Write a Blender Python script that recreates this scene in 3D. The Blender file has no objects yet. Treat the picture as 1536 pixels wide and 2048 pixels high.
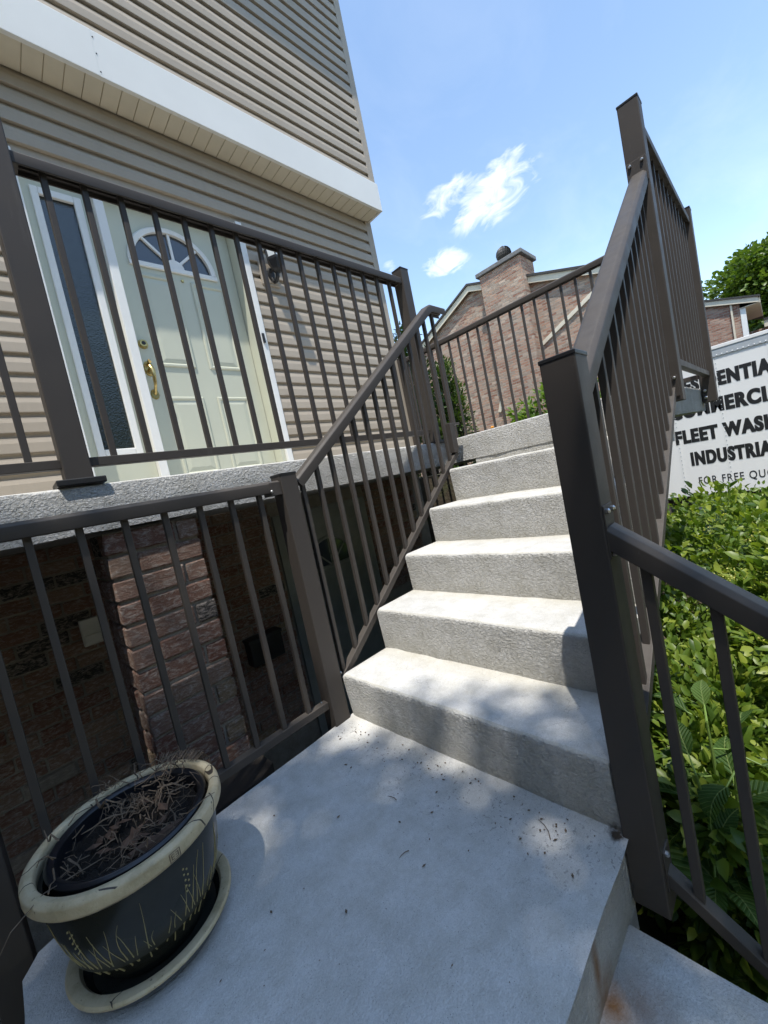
import bpy, bmesh, math, random
import numpy as np
from mathutils import Vector, Matrix, noise
rnd = random.Random(7)
sc = bpy.context.scene
COL = sc.collection

# ------------------------------------------------------------------ camera
def basis(yaw, pitch, roll):
    a, b, c = [math.radians(v) for v in (yaw, pitch, roll)]
    fw = Vector((math.cos(b)*math.cos(a), math.cos(b)*math.sin(a), math.sin(b)))
    r0 = Vector((math.sin(a), -math.cos(a), 0)); u0 = r0.cross(fw)
    return math.cos(c)*r0+math.sin(c)*u0, -math.sin(c)*r0+math.cos(c)*u0, fw
CR, CU, CF = basis(46.04, -3.99, -11.87)
CAM = Vector((-.8995, -1.3897, .9447))
cd = bpy.data.cameras.new('camera'); cam = bpy.data.objects.new('camera', cd); COL.objects.link(cam)
M = Matrix((CR, CU, -CF)).transposed().to_4x4(); M.translation = CAM
cam.matrix_world = M
cd.sensor_fit = 'HORIZONTAL'; cd.sensor_width = 36; cd.lens = 786.4*36/1536
cd.clip_start = .02; cd.clip_end = 500
sc.camera = cam

# ------------------------------------------------------------------ sun, sky, exposure
LDIR = Vector((.31, .229, -1)).normalized()
TOSUN = -LDIR
sl = bpy.data.lights.new('sun', 'SUN'); so = bpy.data.objects.new('sun', sl); COL.objects.link(so)
sl.energy = 2.1; sl.angle = math.radians(.53); sl.color = (1, .955, .88)
so.rotation_euler = LDIR.to_track_quat('-Z', 'Y').to_euler()
so.location = (0, 0, 12)
w = bpy.data.worlds.new('World'); sc.world = w; w.use_nodes = True
sc.view_settings.view_transform = 'Standard'; sc.view_settings.look = 'None'
sc.view_settings.exposure = 1.42; sc.view_settings.gamma = 1
sc.view_settings.use_curve_mapping = False
SKY_STRENGTH = .15
def build_world():
    nt = w.node_tree; N = nt.nodes; L = nt.links; N.clear()
    out = N.new('ShaderNodeOutputWorld'); bg = N.new('ShaderNodeBackground')
    sky = N.new('ShaderNodeTexSky'); sky.sky_type = 'NISHITA'; sky.sun_disc = False
    sky.sun_elevation = math.asin(TOSUN.z); sky.sun_rotation = math.atan2(TOSUN.x, TOSUN.y)
    sky.air_density = 1.0; sky.dust_density = .05; sky.ozone_density = 2.0; sky.altitude = 100
    tc = N.new('ShaderNodeTexCoord')
    def math_(op, a, b=None, c=None, clamp=False):
        n = N.new('ShaderNodeMath'); n.operation = op; n.use_clamp = clamp
        for i, v in enumerate((a, b, c)):
            if v is None: continue
            if isinstance(v, (int, float)): n.inputs[i].default_value = v
            else: L.new(v, n.inputs[i])
        return n.outputs[0]
    def vdot(vec):
        n = N.new('ShaderNodeVectorMath'); n.operation = 'DOT_PRODUCT'
        L.new(tc.outputs['Generated'], n.inputs[0]); n.inputs[1].default_value = vec
        return n.outputs['Value']
    def direction(px, py):
        return (CF + CR*((px-768)/786.4) - CU*((py-1024)/786.4)).normalized()
    # cloud puffs: an elongated fall-off about a compass direction, broken by stretched noise
    total = None
    def puff(px, py, qx, qy, a, b, gain, thr, k1=9, k2=19, off=0):
        nonlocal total
        d = direction(px, py); e = direction(qx, qy)
        t = (e - d*e.dot(d)).normalized(); s = d.cross(t)
        ut, vt = vdot(t), vdot(s)
        cb = N.new('ShaderNodeCombineXYZ'); L.new(math_('MULTIPLY', ut, k1), cb.inputs[0]); L.new(math_('MULTIPLY', vt, k2), cb.inputs[1]); cb.inputs[2].default_value = off
        nz = N.new('ShaderNodeTexNoise'); nz.inputs['Scale'].default_value = 1.6; nz.inputs['Detail'].default_value = 10
        nz.inputs['Roughness'].default_value = .60; nz.inputs['Distortion'].default_value = .9; L.new(cb.outputs[0], nz.inputs['Vector'])
        u = math_('DIVIDE', ut, a); v = math_('DIVIDE', vt, b)
        rr = math_('ADD', math_('MULTIPLY', u, u), math_('MULTIPLY', v, v))
        fall = math_('SUBTRACT', 1.0, rr)
        front = math_('GREATER_THAN', vdot(d), 0)
        den = math_('MULTIPLY', math_('SUBTRACT', math_('ADD', math_('MULTIPLY', fall, .34), nz.outputs['Fac']), thr), gain, clamp=True)
        den = math_('MULTIPLY', math_('MULTIPLY', den, front), math_('MULTIPLY', fall, 2.2, clamp=True))
        total = den if total is None else math_('MAXIMUM', total, den)
    puff(985, 395, 1050, 345, .105, .052, 2.6, .60)
    puff(905, 390, 975, 345, .085, .034, 2.3, .64, off=3)
    puff(1012, 325, 1040, 305, .045, .026, 2.2, .62, off=5)
    puff(893, 524, 935, 508, .060, .030, 2.6, .60, off=8)
    puff(783, 532, 800, 526, .030, .014, 2.0, .70, off=11)
    # thin high cirrus, all round the sky
    mp = N.new('ShaderNodeMapping'); mp.inputs['Rotation'].default_value = (.3, .2, .9); mp.inputs['Scale'].default_value = (1.2, 4.5, 6)
    L.new(tc.outputs['Generated'], mp.inputs['Vector'])
    cz = N.new('ShaderNodeTexNoise'); cz.inputs['Scale'].default_value = 1.5; cz.inputs['Detail'].default_value = 8; cz.inputs['Roughness'].default_value = .6; cz.inputs['Distortion'].default_value = .4
    L.new(mp.outputs[0], cz.inputs['Vector'])
    sep = N.new('ShaderNodeSeparateXYZ'); L.new(tc.outputs['Generated'], sep.inputs[0])
    low = math_('SUBTRACT', 1.0, math_('MULTIPLY', sep.outputs['Z'], 1.15), clamp=True)
    cir = math_('MULTIPLY', math_('MULTIPLY', math_('SUBTRACT', cz.outputs['Fac'], .44), 2.6, clamp=True), math_('MULTIPLY', low, .26))
    total = math_('MAXIMUM', total, cir)
    tint = N.new('ShaderNodeMix'); tint.data_type = 'RGBA'; tint.blend_type = 'MULTIPLY'; tint.inputs[0].default_value = 1
    tint.inputs['B'].default_value = (1.00, .94, .84, 1)
    L.new(sky.outputs[0], tint.inputs['A'])
    mix = N.new('ShaderNodeMix'); mix.data_type = 'RGBA'
    L.new(total, mix.inputs[0]); L.new(tint.outputs['Result'], mix.inputs['A']); mix.inputs['B'].default_value = (3.75, 3.85, 3.95, 1)
    L.new(mix.outputs['Result'], bg.inputs['Color']); bg.inputs['Strength'].default_value = SKY_STRENGTH
    L.new(bg.outputs[0], out.inputs['Surface'])
build_world()

# ------------------------------------------------------------------ material helpers
MATS = {}
class NT:
    def __init__(s, name):
        s.m = bpy.data.materials.new(name); s.m.use_nodes = True
        s.nt = s.m.node_tree; s.N = s.nt.nodes; s.L = s.nt.links
        s.b = s.N['Principled BSDF']; MATS[name] = s.m
        s.co = s.N.new('ShaderNodeTexCoord').outputs['Object']
    def link(s, a, b): s.L.new(a, b)
    def setin(s, k, v):
        if hasattr(v, 'node') or isinstance(v, bpy.types.NodeSocket): s.L.new(v, s.b.inputs[k])
        else: s.b.inputs[k].default_value = v
    def noise(s, scale, detail=4, rough=.55, vec=None, dist=0, fac=True):
        n = s.N.new('ShaderNodeTexNoise'); n.inputs['Scale'].default_value = scale; n.inputs['Detail'].default_value = detail
        n.inputs['Roughness'].default_value = rough; n.inputs['Distortion'].default_value = dist
        s.L.new(vec or s.co, n.inputs['Vector']); return n.outputs['Fac']
    def vor(s, scale, feature='F1', vec=None, out='Distance', rnd_=1):
        n = s.N.new('ShaderNodeTexVoronoi'); n.feature = feature; n.inputs['Scale'].default_value = scale
        n.inputs['Randomness'].default_value = rnd_
        s.L.new(vec or s.co, n.inputs['Vector']); return n.outputs[out]
    def mapping(s, scale=(1,1,1), rot=(0,0,0), loc=(0,0,0), vec=None):
        n = s.N.new('ShaderNodeMapping'); n.inputs['Scale'].default_value = scale; n.inputs['Rotation'].default_value = rot; n.inputs['Location'].default_value = loc
        s.L.new(vec or s.co, n.inputs['Vector']); return n.outputs[0]
    def math(s, op, a, b=None, c=None, clamp=False):
        n = s.N.new('ShaderNodeMath'); n.operation = op; n.use_clamp = clamp
        for i, v in enumerate((a, b, c)):
            if v is None: continue
            if isinstance(v, (int, float)): n.inputs[i].default_value = v
            else: s.L.new(v, n.inputs[i])
        return n.outputs[0]
    def ramp(s, fac, stops):
        n = s.N.new('ShaderNodeValToRGB'); e = n.color_ramp.elements
        while len(e) < len(stops): e.new(.5)
        for el, (p, c) in zip(e, stops):
            el.position = p; el.color = (*c, 1) if len(c) == 3 else c
        s.L.new(fac, n.inputs[0]); return n.outputs[0]
    def mix(s, fac, a, b, blend='MIX'):
        n = s.N.new('ShaderNodeMix'); n.data_type = 'RGBA'; n.blend_type = blend
        for k, v in ((0, fac), ('A', a), ('B', b)):
            if isinstance(v, (int, float)): n.inputs[k].default_value = v
            elif isinstance(v, tuple): n.inputs[k].default_value = (*v, 1) if len(v) == 3 else v
            else: s.L.new(v, n.inputs[k])
        return n.outputs['Result']
    def bump(s, h, strength=.5, dist=.01, prev=None):
        n = s.N.new('ShaderNodeBump'); n.inputs['Strength'].default_value = strength if isinstance(strength, (int, float)) else 1
        if not isinstance(strength, (int, float)): s.L.new(strength, n.inputs['Strength'])
        n.inputs['Distance'].default_value = dist
        s.L.new(h, n.inputs['Height'])
        if prev: s.L.new(prev, n.inputs['Normal'])
        return n.outputs[0]
    def objrand(s):
        return s.N.new('ShaderNodeObjectInfo').outputs['Random']
    def world(s):
        return s.N.new('ShaderNodeNewGeometry').outputs['Position']
    def normal(s):
        return s.N.new('ShaderNodeNewGeometry').outputs['Normal']

def m_concrete():
    t = NT('painted_concrete'); P = t.world()
    sep = t.N.new('ShaderNodeSeparateXYZ'); t.link(t.normal(), sep.inputs[0])
    up = t.math('MULTIPLY', t.math('SUBTRACT', sep.outputs['Z'], .5), 3, clamp=True)
    a = t.noise(3.2, 6, .6, P); b = t.noise(14, 6, .65, P)
    c = t.ramp(a, [(.3, (.60, .592, .57)), (.55, (.665, .655, .63)), (.75, (.69, .68, .65))])
    mott = t.noise(70, 5, .7, P)
    c = t.mix(1, c, t.ramp(mott, [(.34, (.93, .93, .93)), (.62, (1.02, 1.02, 1.02))]), 'MULTIPLY')
    grime = t.ramp(b, [(.36, (1, 1, 1)), (.72, (.80, .79, .75))])
    c = t.mix(1, c, grime, 'MULTIPLY')
    sand = t.noise(330, 3, .75, P)
    c = t.mix(1, c, t.ramp(sand, [(.36, (.84, .84, .84)), (.60, (1.03, 1.03, 1.03))]), 'MULTIPLY')
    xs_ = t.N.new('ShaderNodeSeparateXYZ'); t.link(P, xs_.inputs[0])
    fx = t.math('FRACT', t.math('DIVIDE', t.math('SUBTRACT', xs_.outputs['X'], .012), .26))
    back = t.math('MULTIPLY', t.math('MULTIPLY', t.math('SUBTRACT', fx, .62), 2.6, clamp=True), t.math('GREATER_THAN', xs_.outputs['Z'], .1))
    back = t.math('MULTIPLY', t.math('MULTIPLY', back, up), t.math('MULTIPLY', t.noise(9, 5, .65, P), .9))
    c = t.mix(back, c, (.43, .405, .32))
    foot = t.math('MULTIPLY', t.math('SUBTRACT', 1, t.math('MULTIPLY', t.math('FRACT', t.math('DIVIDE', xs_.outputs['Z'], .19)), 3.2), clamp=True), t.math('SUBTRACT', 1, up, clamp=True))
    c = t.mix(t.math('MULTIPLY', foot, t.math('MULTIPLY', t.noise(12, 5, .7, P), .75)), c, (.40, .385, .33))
    sp = t.vor(190, 'F1', P)                           # worn specks
    spm = t.math('MULTIPLY', t.math('LESS_THAN', sp, .16), t.math('GREATER_THAN', t.noise(34, 4, .6, P), .50))
    spm = t.math('MULTIPLY', spm, up)
    c = t.mix(t.math('MULTIPLY', spm, .62), c, (.16, .16, .155))
    st = t.noise(5.5, 5, .7, t.mapping((1, 1, 2), loc=(3, 1, 0), vec=P))
    c = t.mix(t.math('MULTIPLY', t.math('SUBTRACT', st, .60), 1.8, clamp=True), c, (.30, .285, .24))
    # rust runs on the landing's street side and the step below
    def blob(px, py, pz, r, sx=1, sy=1, sz=1):
        n = t.N.new('ShaderNodeVectorMath'); n.operation = 'SUBTRACT'; t.link(P, n.inputs[0]); n.inputs[1].default_value = (px, py, pz)
        m = t.N.new('ShaderNodeVectorMath'); m.operation = 'MULTIPLY'; t.link(n.outputs[0], m.inputs[0]); m.inputs[1].default_value = (sx, sy, sz)
        l = t.N.new('ShaderNodeVectorMath'); l.operation = 'LENGTH'; t.link(m.outputs[0], l.inputs[0])
        d = t.math('ADD', l.outputs['Value'], t.math('MULTIPLY', t.math('SUBTRACT', t.noise(38, 5, .7, P), .5), .05))
        return t.math('SUBTRACT', 1, t.math('DIVIDE', d, r), clamp=True)
    rust = t.math('MAXIMUM', blob(-.230, -1.03, -.105, .080, 3.6, 1, .75), blob(-.215, -1.045, -.188, .065, 1, 1.1, .8))
    rust = t.math('MAXIMUM', rust, t.math('MULTIPLY', blob(-.19, -1.085, -.19, .075, .8, .9, 1), .62))
    c = t.mix(t.math('MULTIPLY', rust, 1.0, clamp=True), c, (.29, .15, .065))
    c = t.mix(t.math('MULTIPLY', blob(.0, -1.022, .0, .026), 1.6, clamp=True), c, (.07, .05, .035))
    # grit collected along the landing's back edge
    wv = t.N.new('ShaderNodeSeparateXYZ'); t.link(P, wv.inputs[0])
    edge = t.math('MULTIPLY', t.math('SUBTRACT', 1, t.math('MULTIPLY', t.math('ABSOLUTE', t.math('ADD', wv.outputs['X'], .10)), 5), clamp=True), t.math('LESS_THAN', t.math('ABSOLUTE', wv.outputs['Z']), .012))
    gr = t.math('MULTIPLY', t.math('GREATER_THAN', t.noise(75, 4, .7, P), .60), t.math('MULTIPLY', edge, t.math('GREATER_THAN', t.noise(11, 3, .6, P), .46)))
    c = t.mix(t.math('MULTIPLY', gr, .6), c, (.13, .125, .115))
    # hairline cracks
    wob = t.N.new('ShaderNodeTexNoise'); wob.inputs['Scale'].default_value = 6; wob.inputs['Detail'].default_value = 5; t.link(P, wob.inputs['Vector'])
    vm = t.N.new('ShaderNodeVectorMath'); vm.operation = 'MULTIPLY_ADD'; t.link(wob.outputs['Color'], vm.inputs[0]); vm.inputs[1].default_value = (.35, .35, .35); t.link(P, vm.inputs[2])
    cr = t.vor(2.3, 'DISTANCE_TO_EDGE', vm.outputs[0])
    crm = t.math('MULTIPLY', t.math('LESS_THAN', cr, .0028), t.math('GREATER_THAN', t.noise(3.1, 3, .5, P), .60))
    c = t.mix(t.math('MULTIPLY', crm, .4), c, (.24, .23, .21))
    t.setin('Base Color', c); t.setin('Roughness', .82); t.setin('Specular IOR Level', .3)
    # coarse brushed stucco on upright faces, fine sand texture on level ones
    coarse = t.math('ADD', t.noise(100, 5, .62, t.mapping((1, .75, 1.15), vec=P), .6), t.math('MULTIPLY', t.noise(22, 3, .5, P), .4))
    fine = t.math('ADD', t.noise(170, 3, .6, P), t.math('MULTIPLY', t.noise(30, 3, .5, P), .6))
    n1 = t.bump(coarse, t.math('SUBTRACT', 1.0, up, clamp=True), .030)
    n2 = t.bump(fine, t.math('MULTIPLY', up, .55), .007, n1)
    t.setin('Normal', n2)
m_concrete()

def m_rail(name, col, rough=.42):
    t = NT(name); P = t.world()
    a = t.noise(9, 4, .6, P)
    c = t.mix(t.math('MULTIPLY', a, .5), col, tuple(v*1.25 for v in col))
    d = t.noise(120, 3, .7, P)
    c = t.mix(t.math('MULTIPLY', t.math('GREATER_THAN', d, .74), .35), c, (.3, .28, .25))
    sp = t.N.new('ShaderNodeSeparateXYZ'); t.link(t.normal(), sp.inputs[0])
    sun_top = t.math('MULTIPLY', t.math('MULTIPLY', sp.outputs['Z'], t.math('ADD', t.noise(26, 6, .7, P), -.15), clamp=True), .42, clamp=True)  # sunlight on rail tops painted in as lighter colour on up-facing faces
    c = t.mix(sun_top, c, (.21, .19, .165))
    sc_ = t.noise(16, 5, .75, t.mapping((1, 1, .12), vec=P)); c = t.mix(t.math('MULTIPLY', t.math('SUBTRACT', sc_, .62), 2.2, clamp=True), c, (.13, .115, .10))
    t.setin('Base Color', c); t.setin('Roughness', t.ramp(a, [(.3, (rough-.05,)*3), (.7, (rough+.1,)*3)]))
    t.setin('Specular IOR Level', .24)
    t.setin('Normal', t.bump(t.noise(900, 2, .5, P), .12, .001))
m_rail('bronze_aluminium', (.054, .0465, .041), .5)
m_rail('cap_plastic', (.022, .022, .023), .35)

def m_plain(name, col, rough=.5, metal=0, var=.12, scale=8, bump=0, bscale=200, spec=.5):
    t = NT(name); P = t.world()
    a = t.noise(scale, 5, .6, P)
    lo = tuple(v*(1-var) for v in col); hi = tuple(min(1, v*(1+var)) for v in col)
    t.setin('Base Color', t.ramp(a, [(.3, lo), (.7, hi)])); t.setin('Roughness', rough); t.setin('Metallic', metal)
    t.setin('Specular IOR Level', spec)
    if bump: t.setin('Normal', t.bump(t.noise(bscale, 3, .6, P), bump, .002))
    return t
def m_siding():
    t = NT('vinyl_siding'); P = t.world()
    a = t.noise(2.2, 5, .6, P); r = t.objrand()
    c = t.ramp(a, [(.3, (.37, .312, .240)), (.7, (.42, .358, .28))])
    c = t.mix(.10, c, t.ramp(r, [(0, (.30, .25, .19)), (1, (.58, .50, .40))]))
    st = t.noise(3, 6, .7, t.mapping((6, 6, .5), vec=P))
    c = t.mix(t.math('MULTIPLY', t.math('SUBTRACT', st, .55), 1.6, clamp=True), c, (.30, .26, .205))
    t.setin('Base Color', c); t.setin('Roughness', .55); t.setin('Specular IOR Level', .35)
    t.setin('Normal', t.bump(t.noise(90, 4, .6, t.mapping((.15, .15, 1), vec=P)), .15, .003))
m_siding()
m_plain('soffit_vinyl', (.66, .59, .455), .55, var=.04)
m_plain('fascia_white', (.80, .78, .72), .38, var=.03, scale=2)
m_plain('trim_white', (.80, .79, .745), .45, var=.03)
m_plain('door_paint', (.56, .565, .445), .42, var=.03, scale=3)
m_plain('dark_void', (.012, .011, .011), .9)
m_plain('brass', (.52, .39, .16), .3, 1, .3, 60)
m_plain('black_metal', (.016, .016, .017), .45, var=.3)
m_plain('steel_bolt', (.5, .5, .5), .35, 1)
m_plain('white_metal', (.84, .83, .80), .4, var=.03, scale=1.3)
m_plain('grey_metal', (.42, .45, .47), .45, var=.06)
m_plain('cap_stone', (.16, .155, .15), .85, var=.25)
m_plain('grey_door', (.20, .215, .205), .5)
m_plain('truck_black', (.012, .012, .013), .5)
m_plain('tyre_rubber', (.02, .02, .02), .8)
m_plain('shingle', (.05, .048, .046), .9, var=.4, scale=30)
m_plain('outlet_grey', (.5, .5, .48), .5)
m_plain('bark', (.10, .075, .055), .9, var=.4, scale=20, bump=.8, bscale=40)
m_plain('stem_green', (.16, .25, .05), .6, var=.2)
m_plain('twig', (.135, .098, .066), .85, var=.45, scale=25)
m_plain('dry_leaf', (.085, .05, .032), .85, var=.45, scale=25)
m_plain('bin_brown', (.040, .034, .029), .55, var=.25, scale=6)
m_plain('black_plastic', (.010, .011, .014), .28, var=.2)
m_plain('flower_orange', (.75, .28, .02), .6)
m_plain('glass_clear', (.72, .76, .76), .08, var=.02)

def m_ground(name, stops, scale, bump, rough=.95):
    t = NT(name); P = t.world()
    a = t.noise(scale, 8, .65, P)
    t.setin('Base Color', t.ramp(a, stops)); t.setin('Roughness', rough)
    t.setin('Normal', t.bump(t.noise(scale*8, 5, .65, P), bump, .02))
m_ground('soil_ground', [(.3, (.035, .027, .018)), (.5, (.07, .055, .035)), (.7, (.06, .08, .025))], 3, .8)
m_ground('asphalt', [(.3, (.045, .045, .047)), (.7, (.07, .07, .07))], 4, .5)
m_ground('paving', [(.3, (.20, .19, .175)), (.7, (.30, .29, .27))], 3, .4)
m_ground('potting_soil', [(.35, (.012, .009, .007)), (.6, (.035, .026, .018)), (.75, (.07, .05, .03))], 45, 1.0)
m_ground('mortar', [(.3, (.22, .20, .17)), (.7, (.34, .31, .27))], 14, .6)

def m_brick():
    t = NT('tumbled_brick'); P = t.world(); r = t.objrand()
    c = t.ramp(r, [(0, (.22, .105, .076)), (.22, (.25, .14, .105)), (.5, (.28, .175, .135)), (.76, (.30, .205, .155)), (.90, (.28, .205, .13)), (.945, (.055, .052, .05)), (.98, (.32, .28, .24))])
    c.node.color_ramp.interpolation = 'CONSTANT'
    wh = t.noise(34, 8, .78, t.mapping((1, 1, 2.4), vec=P), .5)
    c = t.mix(t.math('MULTIPLY', t.math('SUBTRACT', wh, .475), 6, clamp=True), c, (.50, .43, .38))
    t.setin('Base Color', c); t.setin('Roughness', .92); t.setin('Specular IOR Level', .2)
    t.setin('Normal', t.bump(wh, 1.0, .03))
m_brick()

def m_far_brick(name, pal):
    t = NT(name); P = t.world()
    # wall faces -X: courses along Y, up Z
    mp = t.N.new('ShaderNodeCombineXYZ'); sp = t.N.new('ShaderNodeSeparateXYZ'); t.link(P, sp.inputs[0])
    t.link(t.math('ADD', sp.outputs['Y'], sp.outputs['X']), mp.inputs[0]); t.link(sp.outputs['Z'], mp.inputs[1])
    b = t.N.new('ShaderNodeTexBrick'); t.link(mp.outputs[0], b.inputs['Vector'])
    b.inputs['Scale'].default_value = 1; b.inputs['Brick Width'].default_value = .245; b.inputs['Row Height'].default_value = .082
    b.inputs['Mortar Size'].default_value = .009; b.inputs['Mortar Smooth'].default_value = .3; b.inputs['Bias'].default_value = 0
    b.inputs['Color1'].default_value = (0, 0, 0, 1); b.inputs['Color2'].default_value = (1, 1, 1, 1); b.inputs['Mortar'].default_value = (.5, .5, .5, 1)
    c = t.ramp(b.outputs['Color'], pal)
    wh = t.noise(7, 6, .75, t.mapping((1, 1, 2.2), vec=P))
    c = t.mix(t.math('MULTIPLY', t.math('SUBTRACT', wh, .45), 2.6, clamp=True), c, (.43, .36, .29))
    c = t.mix(b.outputs['Fac'], c, (.40, .35, .29))
    t.setin('Base Color', c); t.setin('Roughness', .95); t.setin('Specular IOR Level', .2)
    h = t.math('SUBTRACT', t.math('MULTIPLY', wh, .8), t.math('MULTIPLY', b.outputs['Fac'], 1.0))
    t.setin('Normal', t.bump(h, 1.0, .03))
m_far_brick('gable_brick', [(0, (.25, .12, .08)), (.3, (.38, .21, .14)), (.55, (.46, .30, .21)), (.8, (.28, .21, .16)), (1, (.54, .40, .30))])
m_far_brick('rear_brick', [(0, (.25, .12, .08)), (.4, (.32, .165, .115)), (.7, (.37, .22, .16)), (1, (.42, .29, .22))])

def m_leaf(name, stops, trans=.35, rough=.42, scale=3):
    t = NT(name); P = t.world()
    a = t.noise(scale, 3, .6, P)
    at = t.N.new('ShaderNodeAttribute'); at.attribute_name = 'tone'
    f = t.math('ADD', t.math('MULTIPLY', a, .35), t.math('MULTIPLY', at.outputs['Fac'], .65))
    c = t.ramp(f, stops)
    t.setin('Base Color', c); t.setin('Roughness', rough); t.setin('Specular IOR Level', .5)
    tr = t.N.new('ShaderNodeBsdfTranslucent')
    t.link(t.mix(1, c, (1.25, 1.3, .55), 'MULTIPLY'), tr.inputs[0])
    mx = t.N.new('ShaderNodeMixShader'); mx.inputs[0].default_value = trans
    t.link(t.b.outputs[0], mx.inputs[1]); t.link(tr.outputs[0], mx.inputs[2])
    t.link(mx.outputs[0], t.N['Material Output'].inputs['Surface'])
m_leaf('shrub_leaf', [(.12, (.045, .095, .014)), (.45, (.125, .20, .026)), (.85, (.30, .36, .055))], .42)
m_leaf('shrub_flower', [(.15, (.42, .43, .09)), (.85, (.68, .64, .17))], .3)
def m_broad():
    t = NT('broad_leaf'); sp = t.N.new('ShaderNodeSeparateXYZ'); t.link(t.co, sp.inputs[0]); r = t.objrand(); P = t.world()
    ay = t.math('ABSOLUTE', sp.outputs['Y'])
    ph = t.math('SUBTRACT', t.math('MULTIPLY', sp.outputs['X'], 9.5), t.math('MULTIPLY', ay, 9))
    vein = t.math('LESS_THAN', t.math('ABSOLUTE', t.math('SUBTRACT', t.math('FRACT', ph), .5)), .055)
    mid = t.math('LESS_THAN', ay, .012)
    vv = t.math('MAXIMUM', t.math('MULTIPLY', vein, .55), mid)
    c = t.ramp(t.math('ADD', t.math('MULTIPLY', r, .6), t.math('MULTIPLY', t.noise(14, 5, .6, P), .4)), [(.15, (.040, .092, .018)), (.5, (.075, .145, .030)), (.85, (.125, .20, .045))])
    c = t.mix(t.math('MULTIPLY', t.math('GREATER_THAN', t.noise(40, 4, .7, P), .70), .6), c, (.16, .13, .05))
    c = t.mix(vv, c, (.22, .30, .10))
    t.setin('Base Color', c); t.setin('Roughness', .58); t.setin('Specular IOR Level', .35)
    t.setin('Normal', t.bump(t.math('ADD', t.math('ABSOLUTE', t.math('SUBTRACT', t.math('FRACT', ph), .5)), t.math('MULTIPLY', t.noise(60, 3, .6, P), .3)), .55, .012))
    tr = t.N.new('ShaderNodeBsdfTranslucent'); t.link(t.mix(1, c, (1.25, 1.3, .55), 'MULTIPLY'), tr.inputs[0])
    mx = t.N.new('ShaderNodeMixShader'); mx.inputs[0].default_value = .42
    t.link(t.b.outputs[0], mx.inputs[1]); t.link(tr.outputs[0], mx.inputs[2]); t.link(mx.outputs[0], t.N['Material Output'].inputs['Surface'])
m_broad()
m_leaf('maple_leaf', [(.15, (.04, .08, .013)), (.5, (.085, .14, .02)), (.85, (.13, .19, .03))], .4)
m_leaf('cedar_leaf', [(.15, (.045, .09, .016)), (.85, (.11, .17, .03))], .3)
m_leaf('garden_leaf', [(.15, (.09, .17, .03)), (.85, (.20, .29, .06))], .45)

def m_glazed():
    t = NT('dark_glaze'); P = t.world()
    a = t.noise(6, 4, .6, P)
    t.setin('Base Color', t.ramp(a, [(.3, (.018, .019, .015)), (.7, (.032, .033, .028))])); t.setin('Roughness', .22)
    t.setin('Normal', t.bump(t.noise(40, 3, .5, P), .1, .002))
    t = NT('cream_glaze'); P = t.world()
    a = t.noise(16, 7, .65, P); b = t.noise(70, 4, .7, P)
    c = t.ramp(a, [(.3, (.33, .27, .155)), (.5, (.49, .41, .26)), (.75, (.57, .495, .34))])
    c = t.mix(t.math('MULTIPLY', t.math('GREATER_THAN', b, .66), .75), c, (.10, .08, .05))
    cr = t.vor(9, 'DISTANCE_TO_EDGE', P)
    cm = t.math('MULTIPLY', t.math('LESS_THAN', cr, .012), t.math('GREATER_THAN', t.noise(7, 2, .5, P), .55))
    c = t.mix(cm, c, (.05, .04, .03))
    t.setin('Base Color', c); t.setin('Roughness', .5); t.setin('Normal', t.bump(b, .4, .004))
    t = NT('etched_line'); t.setin('Base Color', (.33, .28, .13, 1)); t.setin('Roughness', .6)
m_glazed()
def m_glass(name, col, rough, wav):
    t = NT(name); P = t.world()
    t.setin('Base Color', (*col, 1)); t.setin('Roughness', rough); t.setin('Specular IOR Level', .9)
    if wav: t.setin('Normal', t.bump(t.noise(wav, 3, .55, P), .5, .006))
m_glass('textured_glass', (.016, .022, .020), .10, 95)
m_glass('fanlight_glass', (.035, .045, .06), .04, 0)

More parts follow.
